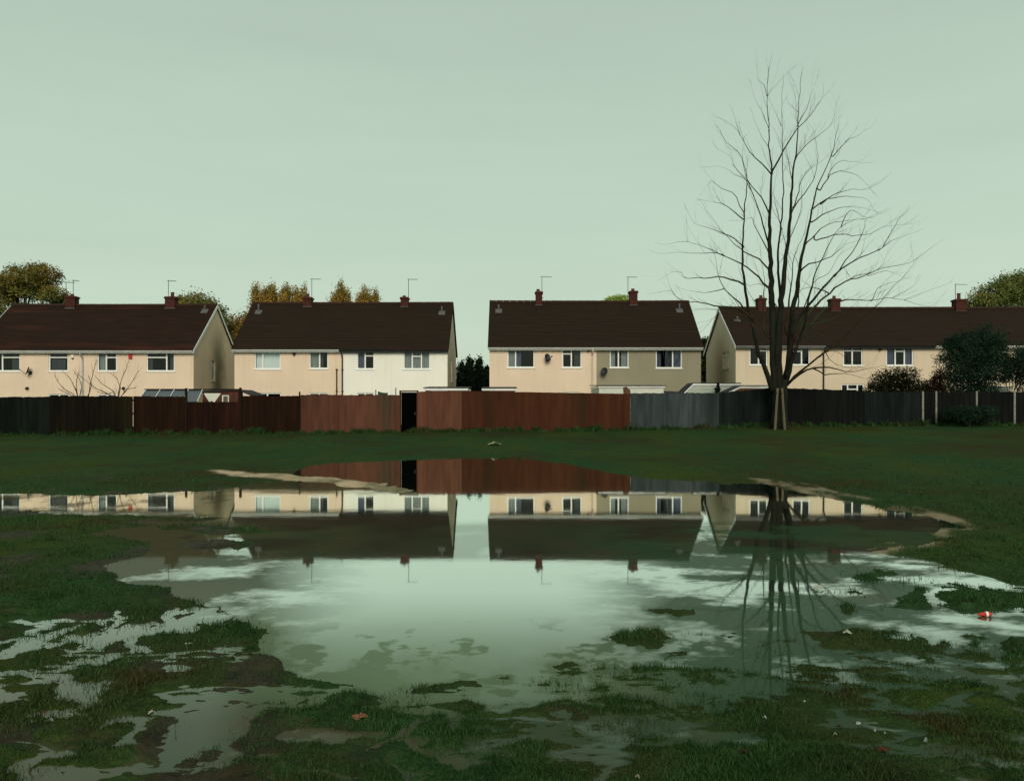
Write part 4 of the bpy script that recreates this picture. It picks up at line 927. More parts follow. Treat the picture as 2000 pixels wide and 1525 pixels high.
# washing line posts in the white house's garden
for px, t, lab in ((734, 762, 'thin dark garden pole left of the green windbreak'), (773, 758, 'thin dark garden pole beside the black gateway')):
    o = empty('garden_pole', (XP(px, 42), 42, .4), lab, 'pole', 'thin garden poles before the white house')
    mb = MB(); mb.tube([(XP(px, 42), 42, .4), (XP(px, 42), 42, ZP(t, 42))], .025, 8); mb.build('pole', M['black_plastic'], o)
    mb = MB(); mb.tube([(XP(px, 42), 42, ZP(t, 42)), (XP(px, 42), 42, ZP(t, 42) + .02)], .035, 8); mb.build('cap', M['lead'], o)
o = empty('windbreak', (XP(748, 41.5), 41.5, .4), 'dark green cloth windbreak sagging before the white wall', 'windbreak')
M['green_cloth'] = noise_mat('green_cloth', (.035, .05, .03), (.05, .065, .04), .9, 4)
mb = MB(); vs = []; fs = []
for i in range(13):
    f = i / 12; px = 738 + 19.5 * f; zt = 764 + 3 * f + 1.2 * math.sin(math.pi * f)
    vs += [P(px, zt, 41.5 + .05 * math.sin(i)), P(px, 800, 41.5 + .05 * math.sin(i + 1))]
    if i: fs.append((2 * i - 2, 2 * i - 1, 2 * i + 1, 2 * i))
mb.add(vs, fs); mb.add([v + Vector((0, .01, 0)) for v in vs], [tuple(reversed(f)) for f in fs]); mb.build('cloth', M['green_cloth'], o)

# ------------------------------------------------------------------ foliage
def leaf_mat(name, a, b, c, tr=.15):
    m = noise_mat(name, a, b, .75, .55, (1, 1, 1), c3=c, attr='tone', attr_amt=.55, spec=.04, lo=.4, hi=.6)
    return m
LM = {
 'olive': leaf_mat('olive_autumn_leaves', (.085, .10, .026), (.14, .145, .036), (.20, .12, .025)),
 'autumn': leaf_mat('orange_green_autumn_leaves', (.13, .10, .024), (.22, .135, .030), (.25, .11, .022)),
 'poplar': leaf_mat('golden_poplar_leaves', (.22, .135, .028), (.36, .20, .040), (.17, .16, .035)),
 'lime': leaf_mat('bright_lime_leaves', (.22, .32, .06), (.32, .42, .10), (.26, .34, .08)),
 'conifer': leaf_mat('black_green_conifer', (.005, .010, .006), (.010, .020, .010), (.008, .014, .007)),
 'mid': leaf_mat('dark_olive_leaves', (.018, .022, .008), (.034, .040, .012), (.03, .022, .008)),
 'green': leaf_mat('sage_green_leaves', (.075, .12, .032), (.13, .18, .050), (.17, .16, .045)),
 'teal': leaf_mat('blue_green_shrub', (.008, .020, .011), (.018, .040, .022), (.014, .020, .008)),
 'bush': leaf_mat('dark_olive_bush', (.010, .011, .004), (.024, .024, .008), (.016, .012, .005)),
 'redbush': leaf_mat('brown_red_bush', (.018, .010, .006), (.032, .016, .009), (.014, .014, .007)),
}
def crown_mesh(blobs, n, leaf, seed, mat, parent, name='crown', upright=0.0, shell=.55, aspect=1.7, clump=26, csize=.16):
    """clumps of leaf-sized faces spread through ellipsoids (centre, radii); uneven outline with gaps"""
    rng = np.random.default_rng(seed)
    vol = np.array([b[1][0] * b[1][1] * b[1][2] for b in blobs]) ** .67; pr = vol / vol.sum()
    nc = max(3, n // clump); bi = rng.choice(len(blobs), nc, p=pr)
    c = np.array([b[0] for b in blobs])[bi]; rr = np.array([b[1] for b in blobs])[bi]
    d = rng.normal(size=(nc, 3)); d /= np.linalg.norm(d, axis=1)[:, None]
    rad = (shell + (1.03 - shell) * rng.uniform(0, 1, nc) ** .6)
    # lumps: radius modulated by direction
    rad *= 1 + .12 * np.sin(d[:, 0] * 7 + seed) * np.sin(d[:, 2] * 6 + bi) + rng.normal(0, .05, nc)
    cc = c + d * rr * rad[:, None]
    cs = csize * rr.mean(axis=1)
    tone_c = rng.uniform(0, 1, nc)
    idx = np.repeat(np.arange(nc), clump); m = len(idx)
    off = rng.normal(size=(m, 3)) * cs[idx][:, None] * np.array([1, 1, .8 + upright * 1.2])
    p = cc[idx] + off
    nrm = rng.normal(size=(m, 3)) + d[idx] * .8; nrm /= np.linalg.norm(nrm, axis=1)[:, None]
    t1 = rng.normal(size=(m, 3)); t1[:, 2] += upright * 3; t1 -= nrm * (t1 * nrm).sum(1)[:, None]; t1 /= np.linalg.norm(t1, axis=1)[:, None]
    t2 = np.cross(nrm, t1); s = leaf * rng.uniform(.6, 1.4, m)[:, None]
    q = np.stack([p - t1 * s * aspect / 2, p + t2 * s / 2, p + t1 * s * aspect / 2, p - t2 * s / 2], 1).reshape(-1, 3)
    base = np.array(wpos(parent)) if parent is not None else 0
    q = (q - base).astype(np.float32)
    me = bpy.data.meshes.new(name); me.vertices.add(len(q)); me.vertices.foreach_set('co', q.ravel())
    me.loops.add(m * 4); me.loops.foreach_set('vertex_index', np.arange(m * 4, dtype=np.int32))
    me.polygons.add(m); me.polygons.foreach_set('loop_start', (np.arange(m) * 4).astype(np.int32)); me.update(calc_edges=True)
    tn = np.clip(tone_c[idx] * .7 + rng.uniform(0, .3, m), 0, 1)
    at = me.attributes.new('tone', 'FLOAT', 'POINT'); at.data.foreach_set('value', np.repeat(tn, 4).astype(np.float32))
    me.materials.append(LM[mat]); o = bpy.data.objects.new(name, me); link(o, parent); return o
def leafy(name, label, cat, D, px, blobs, n, leaf, mat, seed, group=None, upright=0, trunk=True, limbs=5, base=.4, csize=.16, shell=.55, tr=.22):
    """blobs in photo pixels (px, py, half width, half height, depth offset m, half depth m)"""
    root = empty(name, (XP(px, D), D, base), label, cat, group)
    bl = []
    for b in blobs:
        d = D + b[4]; c = P(b[0], b[1], d); bl.append(((c.x, c.y, c.z), (b[2] / F * d, b[5], b[3] / F * d)))
    crown_mesh(bl, n, leaf, seed, mat, root, upright=upright, csize=csize, shell=shell)
    if trunk:
        rn = random.Random(seed); mb = MB(); cz = sum(b[0][2] for b in bl) / len(bl); x = XP(px, D)
        mid = Vector((x + rn.uniform(-.2, .2), D, base + (cz - base) * .45))
        mb.tube([(x, D, base - .1), (x + .05, D, base + .5), mid], [tr * 1.4, tr, tr * .75], 8)
        for k in range(limbs):
            b = bl[k % len(bl)]; e = Vector(b[0]) + Vector((rn.uniform(-.6, .6) * b[1][0], rn.uniform(-.6, .6) * b[1][1], rn.uniform(0, .7) * b[1][2]))
            m_ = mid.lerp(e, .5) + Vector((rn.uniform(-.4, .4), rn.uniform(-.4, .4), .3)) * (b[1][0] * .3)
            mb.tube([mid - Vector((0, 0, .1)), m_, e], [tr * .6, tr * .35, .03], 6)
        mb.build('trunk', M['trunk'], root)
    return root
BG = 'trees beyond the houses'
leafy('broadleaf_tree', 'big spreading olive tree with bare limbs showing at the left edge', 'tree', 82, 35,
      [(10, 560, 30, 24, 0, 3), (45, 548, 34, 24, 1, 3), (80, 540, 26, 22, 0, 2.5), (105, 578, 22, 18, -1, 2), (60, 575, 40, 12, 1, 2.5), (-30, 565, 40, 30, 1, 3), (10, 600, 36, 16, 0, 2.5), (125, 590, 14, 14, 0, 1.5), (-60, 600, 40, 30, 0, 3)],
      34000, .115, 'olive', 11, BG, limbs=14, csize=.14, tr=.35)
leafy('broadleaf_tree', 'rounded olive and orange tree behind the left house gable', 'tree', 85, 395,
      [(385, 603, 34, 28, 0, 3), (415, 622, 24, 30, 0, 2.5), (362, 596, 20, 18, 1, 2), (395, 650, 40, 40, 1, 3)], 18000, .12, 'olive', 12, BG)
leafy('broadleaf_tree', 'russet hedge-like tree in the gap between the first two houses', 'tree', 90, 465,
      [(458, 660, 28, 38, 0, 3), (480, 650, 22, 40, 1, 3), (440, 670, 24, 40, 0, 3), (470, 710, 30, 50, 0, 3)], 18000, .12, 'autumn', 13, BG)
def poplar(label, px, cols, seed, D=88):
    bl = []
    for (x, top, hw) in cols: bl += [(x, top + 30, hw * .6, 30, 0, 1.0), (x, top + 55, hw, 40, 0, 1.5), (x, top + 95, hw, 50, 0, 1.6)]
    leafy('poplar_tree', label, 'tree', D, px, bl, 7500 * len(cols), .10, 'poplar', seed, BG, upright=.9, limbs=4)
poplar('jagged golden poplar at the left end of the row above the cream and white pair', 500, [(500, 555, 7), (516, 562, 9)], 21)
poplar('second golden poplar of the row, tall with a narrow tip', 534, [(533, 552, 8), (524, 563, 8)], 22)
poplar('third golden poplar of the row, close to the fourth', 556, [(561, 555, 9), (552, 561, 7)], 23)
poplar('fourth golden poplar of the row, beside the left chimney', 585, [(577, 563, 9), (594, 559, 8), (586, 568, 10)], 24)
poplar('lone tallest golden poplar between the two chimneys', 667, [(667, 549, 10), (655, 570, 10), (679, 572, 9)], 25)
poplar('double tipped yellow poplar right of the lone tallest poplar', 718, [(712, 560, 9), (733, 563, 7), (702, 574, 8), (722, 568, 9)], 26)
leafy('broadleaf_tree', 'bright lime green tree top showing over the olive and cream roof', 'tree', 84, 1204, [(1195, 588, 13, 9, 0, 1.5), (1214, 587, 12, 8, 0, 1.5), (1204, 610, 22, 25, 0, 2.5)], 8000, .10, 'lime', 31, BG)
for i, (cx, top, hw, lab) in enumerate(((902, 704, 13, 'leftmost black-green conifer in the gap between the middle houses'), (918, 697, 12, 'tallest black-green conifer in the middle of the gap'), (936, 698, 10, 'narrow black-green conifer right of the tallest in the gap'), (952, 716, 12, 'lowest black-green conifer beside the cream wall in the gap'))):
    leafy('conifer_tree', lab, 'tree', 62, cx, [(cx, top + 12, hw * .55, 12, 0, .5), (cx, top + 32, hw * .95, 26, 0, .9), (cx, top + 62, hw * 1.1, 36, 0, 1.1), (cx, top + 85, hw * 1.1, 30, 0, 1.1)], 6500, .10, 'conifer', 40 + i, 'conifers in the gap between the middle houses', upright=.8, shell=.2)
leafy('broadleaf_tree', 'dark olive tree in the narrow gap left of the terrace gable', 'tree', 66, 1382, [(1382, 676, 13, 18, 0, 1.2), (1384, 715, 16, 40, 0, 1.5), (1376, 740, 12, 30, 0, 1.2)], 5000, .13, 'mid', 51, BG, shell=.3)
leafy('broadleaf_tree', 'large sage green tree rising over the terrace roof at the right edge', 'tree', 82, 1985,
      [(1915, 590, 22, 16, 0, 2), (1945, 575, 26, 24, 0, 2.5), (1980, 562, 24, 28, 0, 3), (2010, 560, 24, 32, 1, 3), (1965, 600, 50, 24, 1, 3), (2050, 570, 40, 40, 0, 3)], 30000, .11, 'green', 52, BG, limbs=10, tr=.3)
# garden shrubs behind the right fence
leafy('rounded_bush', 'rounded dark olive bush behind the inky fence below the terrace windows', 'bush', 39.5, 1745,
      [(1735, 748, 36, 26, 0, 1.0), (1765, 740, 24, 24, 0, .9), (1710, 762, 24, 18, 0, .8), (1783, 762, 22, 20, 0, .8), (1745, 775, 50, 20, 0, 1)], 16000, .045, 'bush', 61, shell=.25, csize=.12, tr=.06)
leafy('tall_shrub', 'tall rounded blue-green shrub in front of the terrace at the right', 'shrub', 40.5, 1895,
      [(1905, 690, 52, 46, 0, 1.3), (1930, 665, 28, 30, 0, .9), (1870, 700, 36, 44, 0, 1.1), (1935, 710, 34, 44, 0, 1.1), (1890, 745, 60, 36, 0, 1.4), (1862, 672, 20, 20, 0, .7)], 42000, .045, 'teal', 62, shell=.2, csize=.11, tr=.08)
leafy('low_shrub', 'low brown-red shrub squeezed between the rounded bush and the tall shrub', 'shrub', 39.8, 1828, [(1832, 742, 12, 22, 0, .5), (1815, 756, 18, 14, 0, .5), (1805, 762, 14, 8, 0, .4), (1838, 765, 18, 14, 0, .5)], 6000, .04, 'redbush', 63, shell=.2, tr=.04)
leafy('willow_tree', 'drooping dark green willow-like tree at the right edge above the white shed', 'tree', 41, 1975, [(1985, 700, 24, 24, 0, .9), (1975, 715, 18, 24, 0, .8), (2010, 720, 24, 46, 0, 1), (1968, 732, 9, 14, 0, .5), (1996, 745, 9, 26, 0, .5)], 13000, .045, 'teal', 64, upright=.8, shell=.35, limbs=6, tr=.05)
leafy('hedge_shrub', 'low spreading dark shrub growing in front of the black fence', 'shrub', 36.2, 1893, [(1893, 812, 46, 14, 0, .5), (1925, 806, 24, 12, 0, .4), (1865, 808, 26, 12, 0, .4), (1893, 800, 38, 6, 0, .4)], 11000, .035, 'teal', 65, trunk=True, base=.7, shell=.2, tr=.03)
leafy('small_conifer', 'single small dark conifer in front of the pale garage', 'shrub', 40.8, 1402, [(1402, 752, 3, 6, 0, .1), (1402, 760, 5, 9, 0, .14), (1402, 775, 5.5, 14, 0, .16)], 2500, .035, 'conifer', 66, shell=.1, tr=.03)

# bare shrubs behind the left fence
def bare_shrub(label, D, stems, seed):
    rn = random.Random(seed); r = empty('bare_shrub', (XP(stems[0][0][0], D), D, .4), label, 'shrub', 'bare shrubs before the left cream house'); mb = MB(); tw = MB()
    for st in stems:
        pts = [P(x, y, D + rn.uniform(-.3, .3)) for x, y in st]; n = len(pts)
        root = Vector((pts[0].x, D, .4)); mb.tube([root] + pts, [.03] + [.022 - .016 * i / n for i in range(n)], 5)
        for i in range(1, n):
            for _ in range(2):
                a = pts[i - 1].lerp(pts[i], rn.uniform(.2, 1)); d = (pts[i] - pts[i - 1]).normalized()
                d2 = (d + Vector((rn.uniform(-.7, .7), rn.uniform(-.5, .5), rn.uniform(0, .6)))).normalized(); l = rn.uniform(.15, .45)
                tw.tube([a, a + d2 * l * .5 + Vector((0, 0, .02)), a + d2 * l + Vector((rn.uniform(-.05, .05), 0, .06))], [.007, .005, .003], 4)
    mb.build('stems', M['twig_tan'], r); tw.build('twigs', M['twig_tan'], r)
z4 = lambda L_: [(x / 4, 500 + y / 4) for x, y in L_]
bare_shrub('bare twiggy shrub left of the blue-grey downpipe', 38.6, [z4(a) for a in (
    [(600, 1110), (560, 1070), (500, 1040), (450, 980), (425, 930)], [(610, 1110), (590, 1040), (550, 960), (490, 900)], [(610, 1110), (595, 1030), (600, 960), (620, 900)],
    [(600, 1110), (520, 1070), (460, 1040)], [(690, 1110), (705, 1000), (730, 900), (755, 810)], [(680, 1110), (720, 1000), (690, 940)], [(620, 1110), (640, 1020), (620, 960), (580, 910)])], 3)
bare_shrub('bare twiggy shrub below the red alarm box', 38.9, [z4(a) for a in (
    [(920, 1110), (930, 1040), (950, 960), (985, 880), (1005, 820)], [(910, 1110), (880, 1050), (800, 1000), (745, 940)], [(905, 1110), (830, 1070), (740, 1030), (680, 980), (600, 920)],
    [(930, 1110), (980, 1060), (1040, 970), (1080, 900)], [(925, 1110), (940, 1030), (915, 960), (870, 920)], [(900, 1110), (890, 1060), (840, 1080), (760, 1060)], [(935, 1110), (990, 1040), (1060, 1030)])], 4)

# ------------------------------------------------------------------ the bare tree
def big_tree():
    rn = random.Random(8); D0 = 36.0
    def zc(L_): return [(1250 + x / 2.243, 100 + y / 2.243) for x, y in L_]
    base = P(1522, 830, D0); base.z = gz(base.x, D0) - .1
    root = empty('bare_tree', (base.x, D0, base.z), 'tall bare leafless tree with many rising stems in front of the fence', 'tree')
    tr = MB(); br = MB(); tw = MB(); KR = .70
    # trunk with root flare
    tb = [base, P(1522, 820, D0), P(1523, 795, D0), P(1524, 770, D0), P(1523, 752, D0)]
    tr.tube(tb, [.50, .36, .32, .34, .30], 14)
    for k in range(5):
        an = k * 1.26 + .3; tr.tube([base + Vector((0, 0, .35)), base + Vector((math.cos(an) * .42, math.sin(an) * .42, .12)), base + Vector((math.cos(an) * .75, math.sin(an) * .75, -.02))], [.16, .12, .03], 8)
    # limb: (points in the zoomed view, start radius m, end radius m, depth lean m)
    LB = [
     ([(578, 1490), (552, 1400), (520, 1320), (500, 1240), (490, 1180), (470, 1120), (460, 1050), (452, 950), (451, 850), (455, 740), (465, 640), (470, 560), (455, 500), (430, 440), (380, 400), (350, 345)], .17, .008, -1.6),
     ([(590, 1490), (586, 1300), (578, 1100), (572, 900), (568, 760), (572, 640), (577, 530), (570, 440), (562, 320), (557, 190), (565, 70)], .25, .008, .4),
     ([(603, 1490), (606, 1300), (612, 1180), (622, 1060), (640, 900), (655, 760), (665, 600), (672, 520), (688, 420), (692, 300), (700, 180), (710, 90)], .24, .008, -.6),
     ([(607, 1300), (612, 1150), (607, 1000), (605, 880), (615, 780), (628, 620), (625, 480), (622, 330), (618, 240), (628, 130)], .12, .006, 1.6),
     ([(618, 1490), (648, 1400), (658, 1280), (668, 1150), (688, 1040), (708, 900), (738, 780), (752, 700), (775, 600), (810, 520), (850, 430), (853, 400), (870, 320)], .21, .008, 1.2),
     ([(640, 1430), (690, 1290), (720, 1200), (735, 1120), (760, 1000), (800, 900), (840, 830), (880, 770), (940, 740), (985, 735)], .13, .006, -1.4),
     ([(660, 1250), (700, 1160), (760, 1090), (850, 980), (920, 930), (1000, 890), (1060, 860), (1100, 790), (1130, 740), (1160, 705)], .12, .006, -2.2),
     ([(670, 1270), (740, 1150), (830, 1060), (900, 1010), (980, 985), (1060, 950), (1150, 935), (1215, 905), (1290, 850)], .11, .005, 1.8),
     ([(680, 1290), (760, 1180), (840, 1110), (920, 1090), (1010, 1092), (1100, 1080), (1160, 1090), (1200, 1070), (1280, 1045), (1345, 1020)], .09, .004, 2.6),
     ([(640, 1465), (700, 1405), (780, 1340), (850, 1290), (900, 1245), (950, 1190), (1000, 1150), (1060, 1090), (1100, 1040), (1150, 990), (1210, 915)], .06, .005, -2.6),
     ([(650, 1455), (700, 1412), (760, 1390), (810, 1415), (860, 1412), (930, 1415), (980, 1432)], .07, .006, -2.0),
     ([(760, 1390), (830, 1385), (900, 1405), (1000, 1392), (1080, 1375)], .035, .004, -2.4),
     ([(810, 1310), (830, 1350), (860, 1372), (920, 1388)], .03, .004, -2.2), ([(790, 1335), (840, 1310), (880, 1330), (940, 1370)], .025, .004, -2.0),
     ([(505, 1230), (480, 1180), (440, 1155), (380, 1138), (300, 1128), (215, 1135)], .055, .004, -2.2), ([(470, 1150), (400, 1140), (340, 1155), (300, 1195), (262, 1232)], .03, .004, 1.0),
     ([(485, 1170), (430, 1125), (350, 1120), (270, 1100), (190, 1098), (150, 1065), (135, 1048), (80, 1057)], .06, .004, -2.6), ([(150, 1065), (135, 1040), (125, 1012)], .012, .003, -2.6),
     ([(495, 1200), (460, 1130), (410, 1080), (370, 1040), (342, 980), (335, 930), (325, 890)], .055, .004, 1.2),
     ([(456, 1020), (400, 1002), (340, 985), (280, 995), (205, 993), (180, 970), (140, 968), (110, 987)], .045, .003, 1.6), ([(370, 1040), (310, 1055), (250, 1055), (180, 1040)], .02, .003, .9),
     ([(576, 1060), (540, 1010), (500, 970), (440, 930), (380, 900), (320, 870), (260, 850), (212, 833), (206, 775)], .055, .004, -1.8),
     ([(360, 892), (310, 880), (250, 885), (180, 883), (90, 887)], .024, .003, -2.2), ([(212, 833), (170, 835), (130, 845)], .01, .003, -1.8),
     ([(572, 960), (520, 910), (460, 880), (400, 830), (350, 780), (310, 720), (285, 690)], .045, .003, 2.0), ([(455, 860), (420, 825), (370, 800), (320, 780), (275, 765), (240, 755), (210, 705)], .03, .003, -2.4),
     ([(453, 740), (410, 700), (360, 670), (330, 665), (290, 655)], .025, .003, -1.9), ([(452, 710), (420, 640), (380, 610), (340, 590), (310, 570), (300, 600), (315, 640)], .022, .003, -1.6),
     ([(570, 900), (540, 830), (500, 760), (490, 730), (450, 740)], .03, .004, 1.0), ([(572, 870), (548, 790), (520, 700), (500, 640), (465, 570), (440, 550), (410, 540), (370, 512), (310, 507)], .045, .003, 1.8),
     ([(568, 720), (530, 640), (490, 590), (450, 545), (410, 500), (395, 460), (345, 430)], .04, .003, -1.2), ([(500, 640), (470, 560), (450, 480), (455, 400)], .02, .003, 1.7),
     ([(576, 540), (530, 490), (480, 440), (440, 370), (410, 330), (380, 308)], .04, .003, -1.0), ([(440, 370), (425, 330), (415, 290)], .012, .003, -1.0),
     ([(577, 530), (610, 470), (650, 400), (690, 340), (740, 290), (775, 240), (800, 205), (803, 165)], .038, .003, -1.0),
     ([(564, 340), (530, 260), (500, 200), (488, 150)], .018, .002, .9), ([(558, 200), (590, 150), (645, 100)], .016, .002, .6), ([(556, 190), (540, 150), (515, 120), (514, 85)], .014, .002, -.3),
     ([(567, 430), (520, 350), (495, 280)], .016, .003, .9), ([(622, 330), (600, 290), (580, 240)], .012, .002, 1.8), ([(690, 330), (730, 250), (750, 190), (765, 150)], .016, .002, -1.2),
     ([(676, 480), (720, 420), (770, 380), (830, 330), (855, 270), (862, 230)], .024, .003, 1.2), ([(665, 560), (650, 480), (640, 420), (660, 360), (692, 310)], .018, .003, .8),
     ([(752, 750), (800, 720), (860, 690), (930, 683), (980, 690), (1022, 700)], .035, .003, 2.2), ([(758, 690), (820, 650), (880, 640), (940, 640), (1000, 650), (1020, 690)], .035, .003, -1.5),
     ([(790, 670), (850, 630), (930, 605), (1000, 605), (1050, 573)], .024, .003, -2.0), ([(790, 610), (820, 560), (850, 532), (900, 530), (960, 545), (990, 580), (1010, 605)], .03, .003, 1.4),
     ([(825, 545), (850, 500), (890, 480), (940, 485), (1000, 490)], .022, .003, 2.0), ([(845, 460), (900, 400), (960, 365), (995, 342)], .026, .003, -1.2), ([(900, 400), (940, 350)], .01, .002, -1.2),
     ([(658, 720), (690, 640), (705, 570), (740, 520), (800, 480), (840, 440)], .03, .003, 2.4), ([(672, 690), (720, 620), (760, 560), (780, 490), (770, 400), (760, 350)], .03, .003, -2.0),
     ([(620, 780), (600, 700), (585, 620), (600, 540)], .02, .003, 1.8), ([(648, 850), (690, 740), (710, 660), (705, 560)], .03, .003, -1.2), ([(640, 860), (620, 770), (580, 690)], .02, .003, -.9),
     ([(700, 970), (740, 930), (810, 915), (860, 880), (900, 850), (960, 830)], .036, .003, -1.8), ([(720, 850), (770, 800), (820, 760), (880, 745), (960, 735), (1000, 745)], .036, .003, 1.9),
     ([(770, 830), (850, 805), (930, 808), (1010, 800), (1060, 770), (1110, 765), (1165, 760)], .03, .003, -2.4), ([(880, 770), (920, 700), (1000, 730), (1060, 710)], .02, .003, 1.0),
     ([(850, 990), (900, 920), (950, 850), (985, 770), (990, 735), (1040, 710)], .035, .003, -2.0), ([(1050, 870), (1100, 830), (1150, 812), (1200, 795)], .018, .003, -2.2),
     ([(1000, 985), (1070, 960), (1110, 970), (1150, 990)], .018, .003, 2.0), ([(900, 1010), (960, 980), (1040, 960), (1080, 900), (1110, 850)], .02, .003, 2.4),
     ([(1020, 1090), (1040, 1040), (1080, 1020), (1130, 1010), (1150, 1000)], .02, .003, 2.6), ([(1110, 1078), (1160, 1050), (1200, 1030), (1210, 1000)], .014, .003, 2.6), ([(1165, 1090), (1220, 1110), (1280, 1115), (1320, 1075)], .012, .003, 2.6),
     ([(830, 1060), (780, 1040), (730, 1035), (690, 1050)], .03, .006, 1.8), ([(600, 1120), (560, 1040), (520, 1020), (480, 1030), (455, 1010)], .025, .004, -.5), ([(548, 1240), (540, 1120), (545, 1000), (530, 900)], .05, .006, .8),
     ([(560, 1240), (520, 1130), (480, 1060), (455, 1020)], .04, .005, 1.2), ([(720, 1200), (800, 1190), (900, 1150), (980, 1140), (1050, 1110)], .035, .004, 2.6), ([(740, 1260), (830, 1210), (930, 1190), (1010, 1210), (1070, 1200), (1120, 1160)], .035, .004, -2.0),
     ([(690, 1120), (700, 1000), (690, 920), (660, 880)], .04, .005, -1.0), ([(640, 1230), (650, 1120), (665, 1000), (675, 900), (720, 800), (735, 720)], .06, .005, .6), ([(700, 1180), (760, 1020), (830, 970), (870, 890), (930, 860)], .035, .004, .7),
    ]
    def depth(p, lean, f): return D0 + lean * f
    limbs = []; seen = []
    for i, (pts, r0, r1, lean) in enumerate(LB):
        q = zc(pts); n = len(q); cum = [0]
        for a, b in zip(q, q[1:]): cum.append(cum[-1] + math.hypot(b[0] - a[0], b[1] - a[1]))
        # depth grows with distance from the tree's foot so that neighbouring limbs join up
        W = []; top = len(q)
        for j, (x, y) in enumerate(q):
            dist = math.hypot((x - 1522) / 150., (y - 755) / 420.)
            W.append([x, y, D0 + lean * min(1, dist * .75)])
        if i > 4 and r0 < .1:                                   # grow out of the nearest limb
            qx, qy = q[0]; best = min(seen, key=lambda t: (t[0] - qx) ** 2 + (t[1] - qy) ** 2 + (3 * (t[1] < qy - 2)))
            dd = best[2] - W[0][2]
            for j in range(n): W[j][2] += dd * max(0, 1 - j / max(1, n * .7))
            if math.hypot(best[0] - qx, best[1] - qy) > 1.2: W.insert(0, list(best)); n += 1
        seen += [tuple(w3) for w3 in W] + [tuple((a3 + b3 ) / 2 for a3, b3 in zip(u3, v3)) for u3, v3 in zip(W, W[1:])] + [tuple(a3 * .75 + b3 * .25 for a3, b3 in zip(u3, v3)) for u3, v3 in zip(W, W[1:])] + [tuple(a3 * .25 + b3 * .75 for a3, b3 in zip(u3, v3)) for u3, v3 in zip(W, W[1:])]
        W = [P(*w3) for w3 in W]
        # smooth by Catmull-Rom with jitter
        S = []; 
        for j in range(n - 1):
            p0, p1, p2, p3 = W[max(j - 1, 0)], W[j], W[j + 1], W[min(j + 2, n - 1)]
            seg = max(2, int((p2 - p1).length / .28))
            for k in range(seg):
                t = k / seg; v = .5 * ((2 * p1) + (p2 - p0) * t + (2 * p0 - 5 * p1 + 4 * p2 - p3) * t * t + (3 * p1 - p0 - 3 * p2 + p3) * t ** 3)
                S.append(v + Vector((rn.gauss(0, .016), rn.gauss(0, .02), rn.gauss(0, .016))))
        S.append(W[-1]); m = len(S)
        r0 *= 1.15 if r0 < .075 else (KR if r0 < .2 else .88)
        rad = [r1 + (r0 - r1) * (1 - k / (m - 1)) ** 1.7 for k in range(m)]
        big = r0 > .08
        (tr if big else br).tube(S, rad, 9 if big else 6)
        limbs.append((S, rad))
    def twig(p, d, l, r, lvl):
        n = 5; pts = [p]; dd = d.copy(); rr = [r]
        for k in range(n):
            dd = (dd + Vector((rn.gauss(0, .16), rn.gauss(0, .16), rn.gauss(.07, .12)))).normalized()
            pts.append(pts[-1] + dd * l / n); rr.append(r * (1 - .75 * (k + 1) / n))
            if lvl > 0 and rn.random() < .5:
                s = (dd + Vector((rn.uniform(-.7, .7), rn.uniform(-.7, .7), rn.uniform(-.2, .5)))).normalized()
                twig(pts[-1], s, l * rn.uniform(.3, .6), rr[-1] * .8, lvl - 1)
        tw.tube(pts, rr, 3, cap=False)
    for S, rad in limbs:
        m = len(S)
        for k in range(3, m - 1):
            if rad[k] < .055 and rn.random() < .42:
                d = (S[k + 1] - S[k - 1]).normalized()
                s = (d * 1.0 + Vector((rn.uniform(-.65, .65), rn.uniform(-.8, .8), rn.uniform(-.1, .55)))).normalized()
                twig(S[k], s, rn.uniform(.5, 1.5), min(rad[k] * .5, .009), 2 if rn.random() < .5 else 1)
        d = (S[-1] - S[-3]).normalized(); twig(S[-1], d, rn.uniform(.3, .7), .005, 1)
    tr.build('trunk', M['bark'], root, smooth=True); br.build('branches', M['twig'], root, smooth=True); tw.build('twigs', M['twig'], root)
big_tree()
for lab, a, b in (('pale leaning stake at the left side of the bare tree trunk', (1519, 758), (1513.5, 829)), ('pale leaning stake at the right side of the bare tree trunk', (1527.5, 758), (1533, 828))):
    A, B = P(a[0], a[1], 35.45), P(b[0], b[1], 35.3); B.z = gz(B.x, B.y) - .05
    o = empty('tree_stake', B, lab, 'stake', 'stakes at the foot of the bare tree')
    mb = MB(); mb.tube([B, A], [.05, .045], 4); mb.build('stake', M['stake'], o); mb = MB(); q = A.lerp(B, .12); mb.tube([q - Vector((.06, .02, 0)), q + Vector((.06, .02, 0))], .03, 6); mb.build('strap', M['black_plastic'], o)

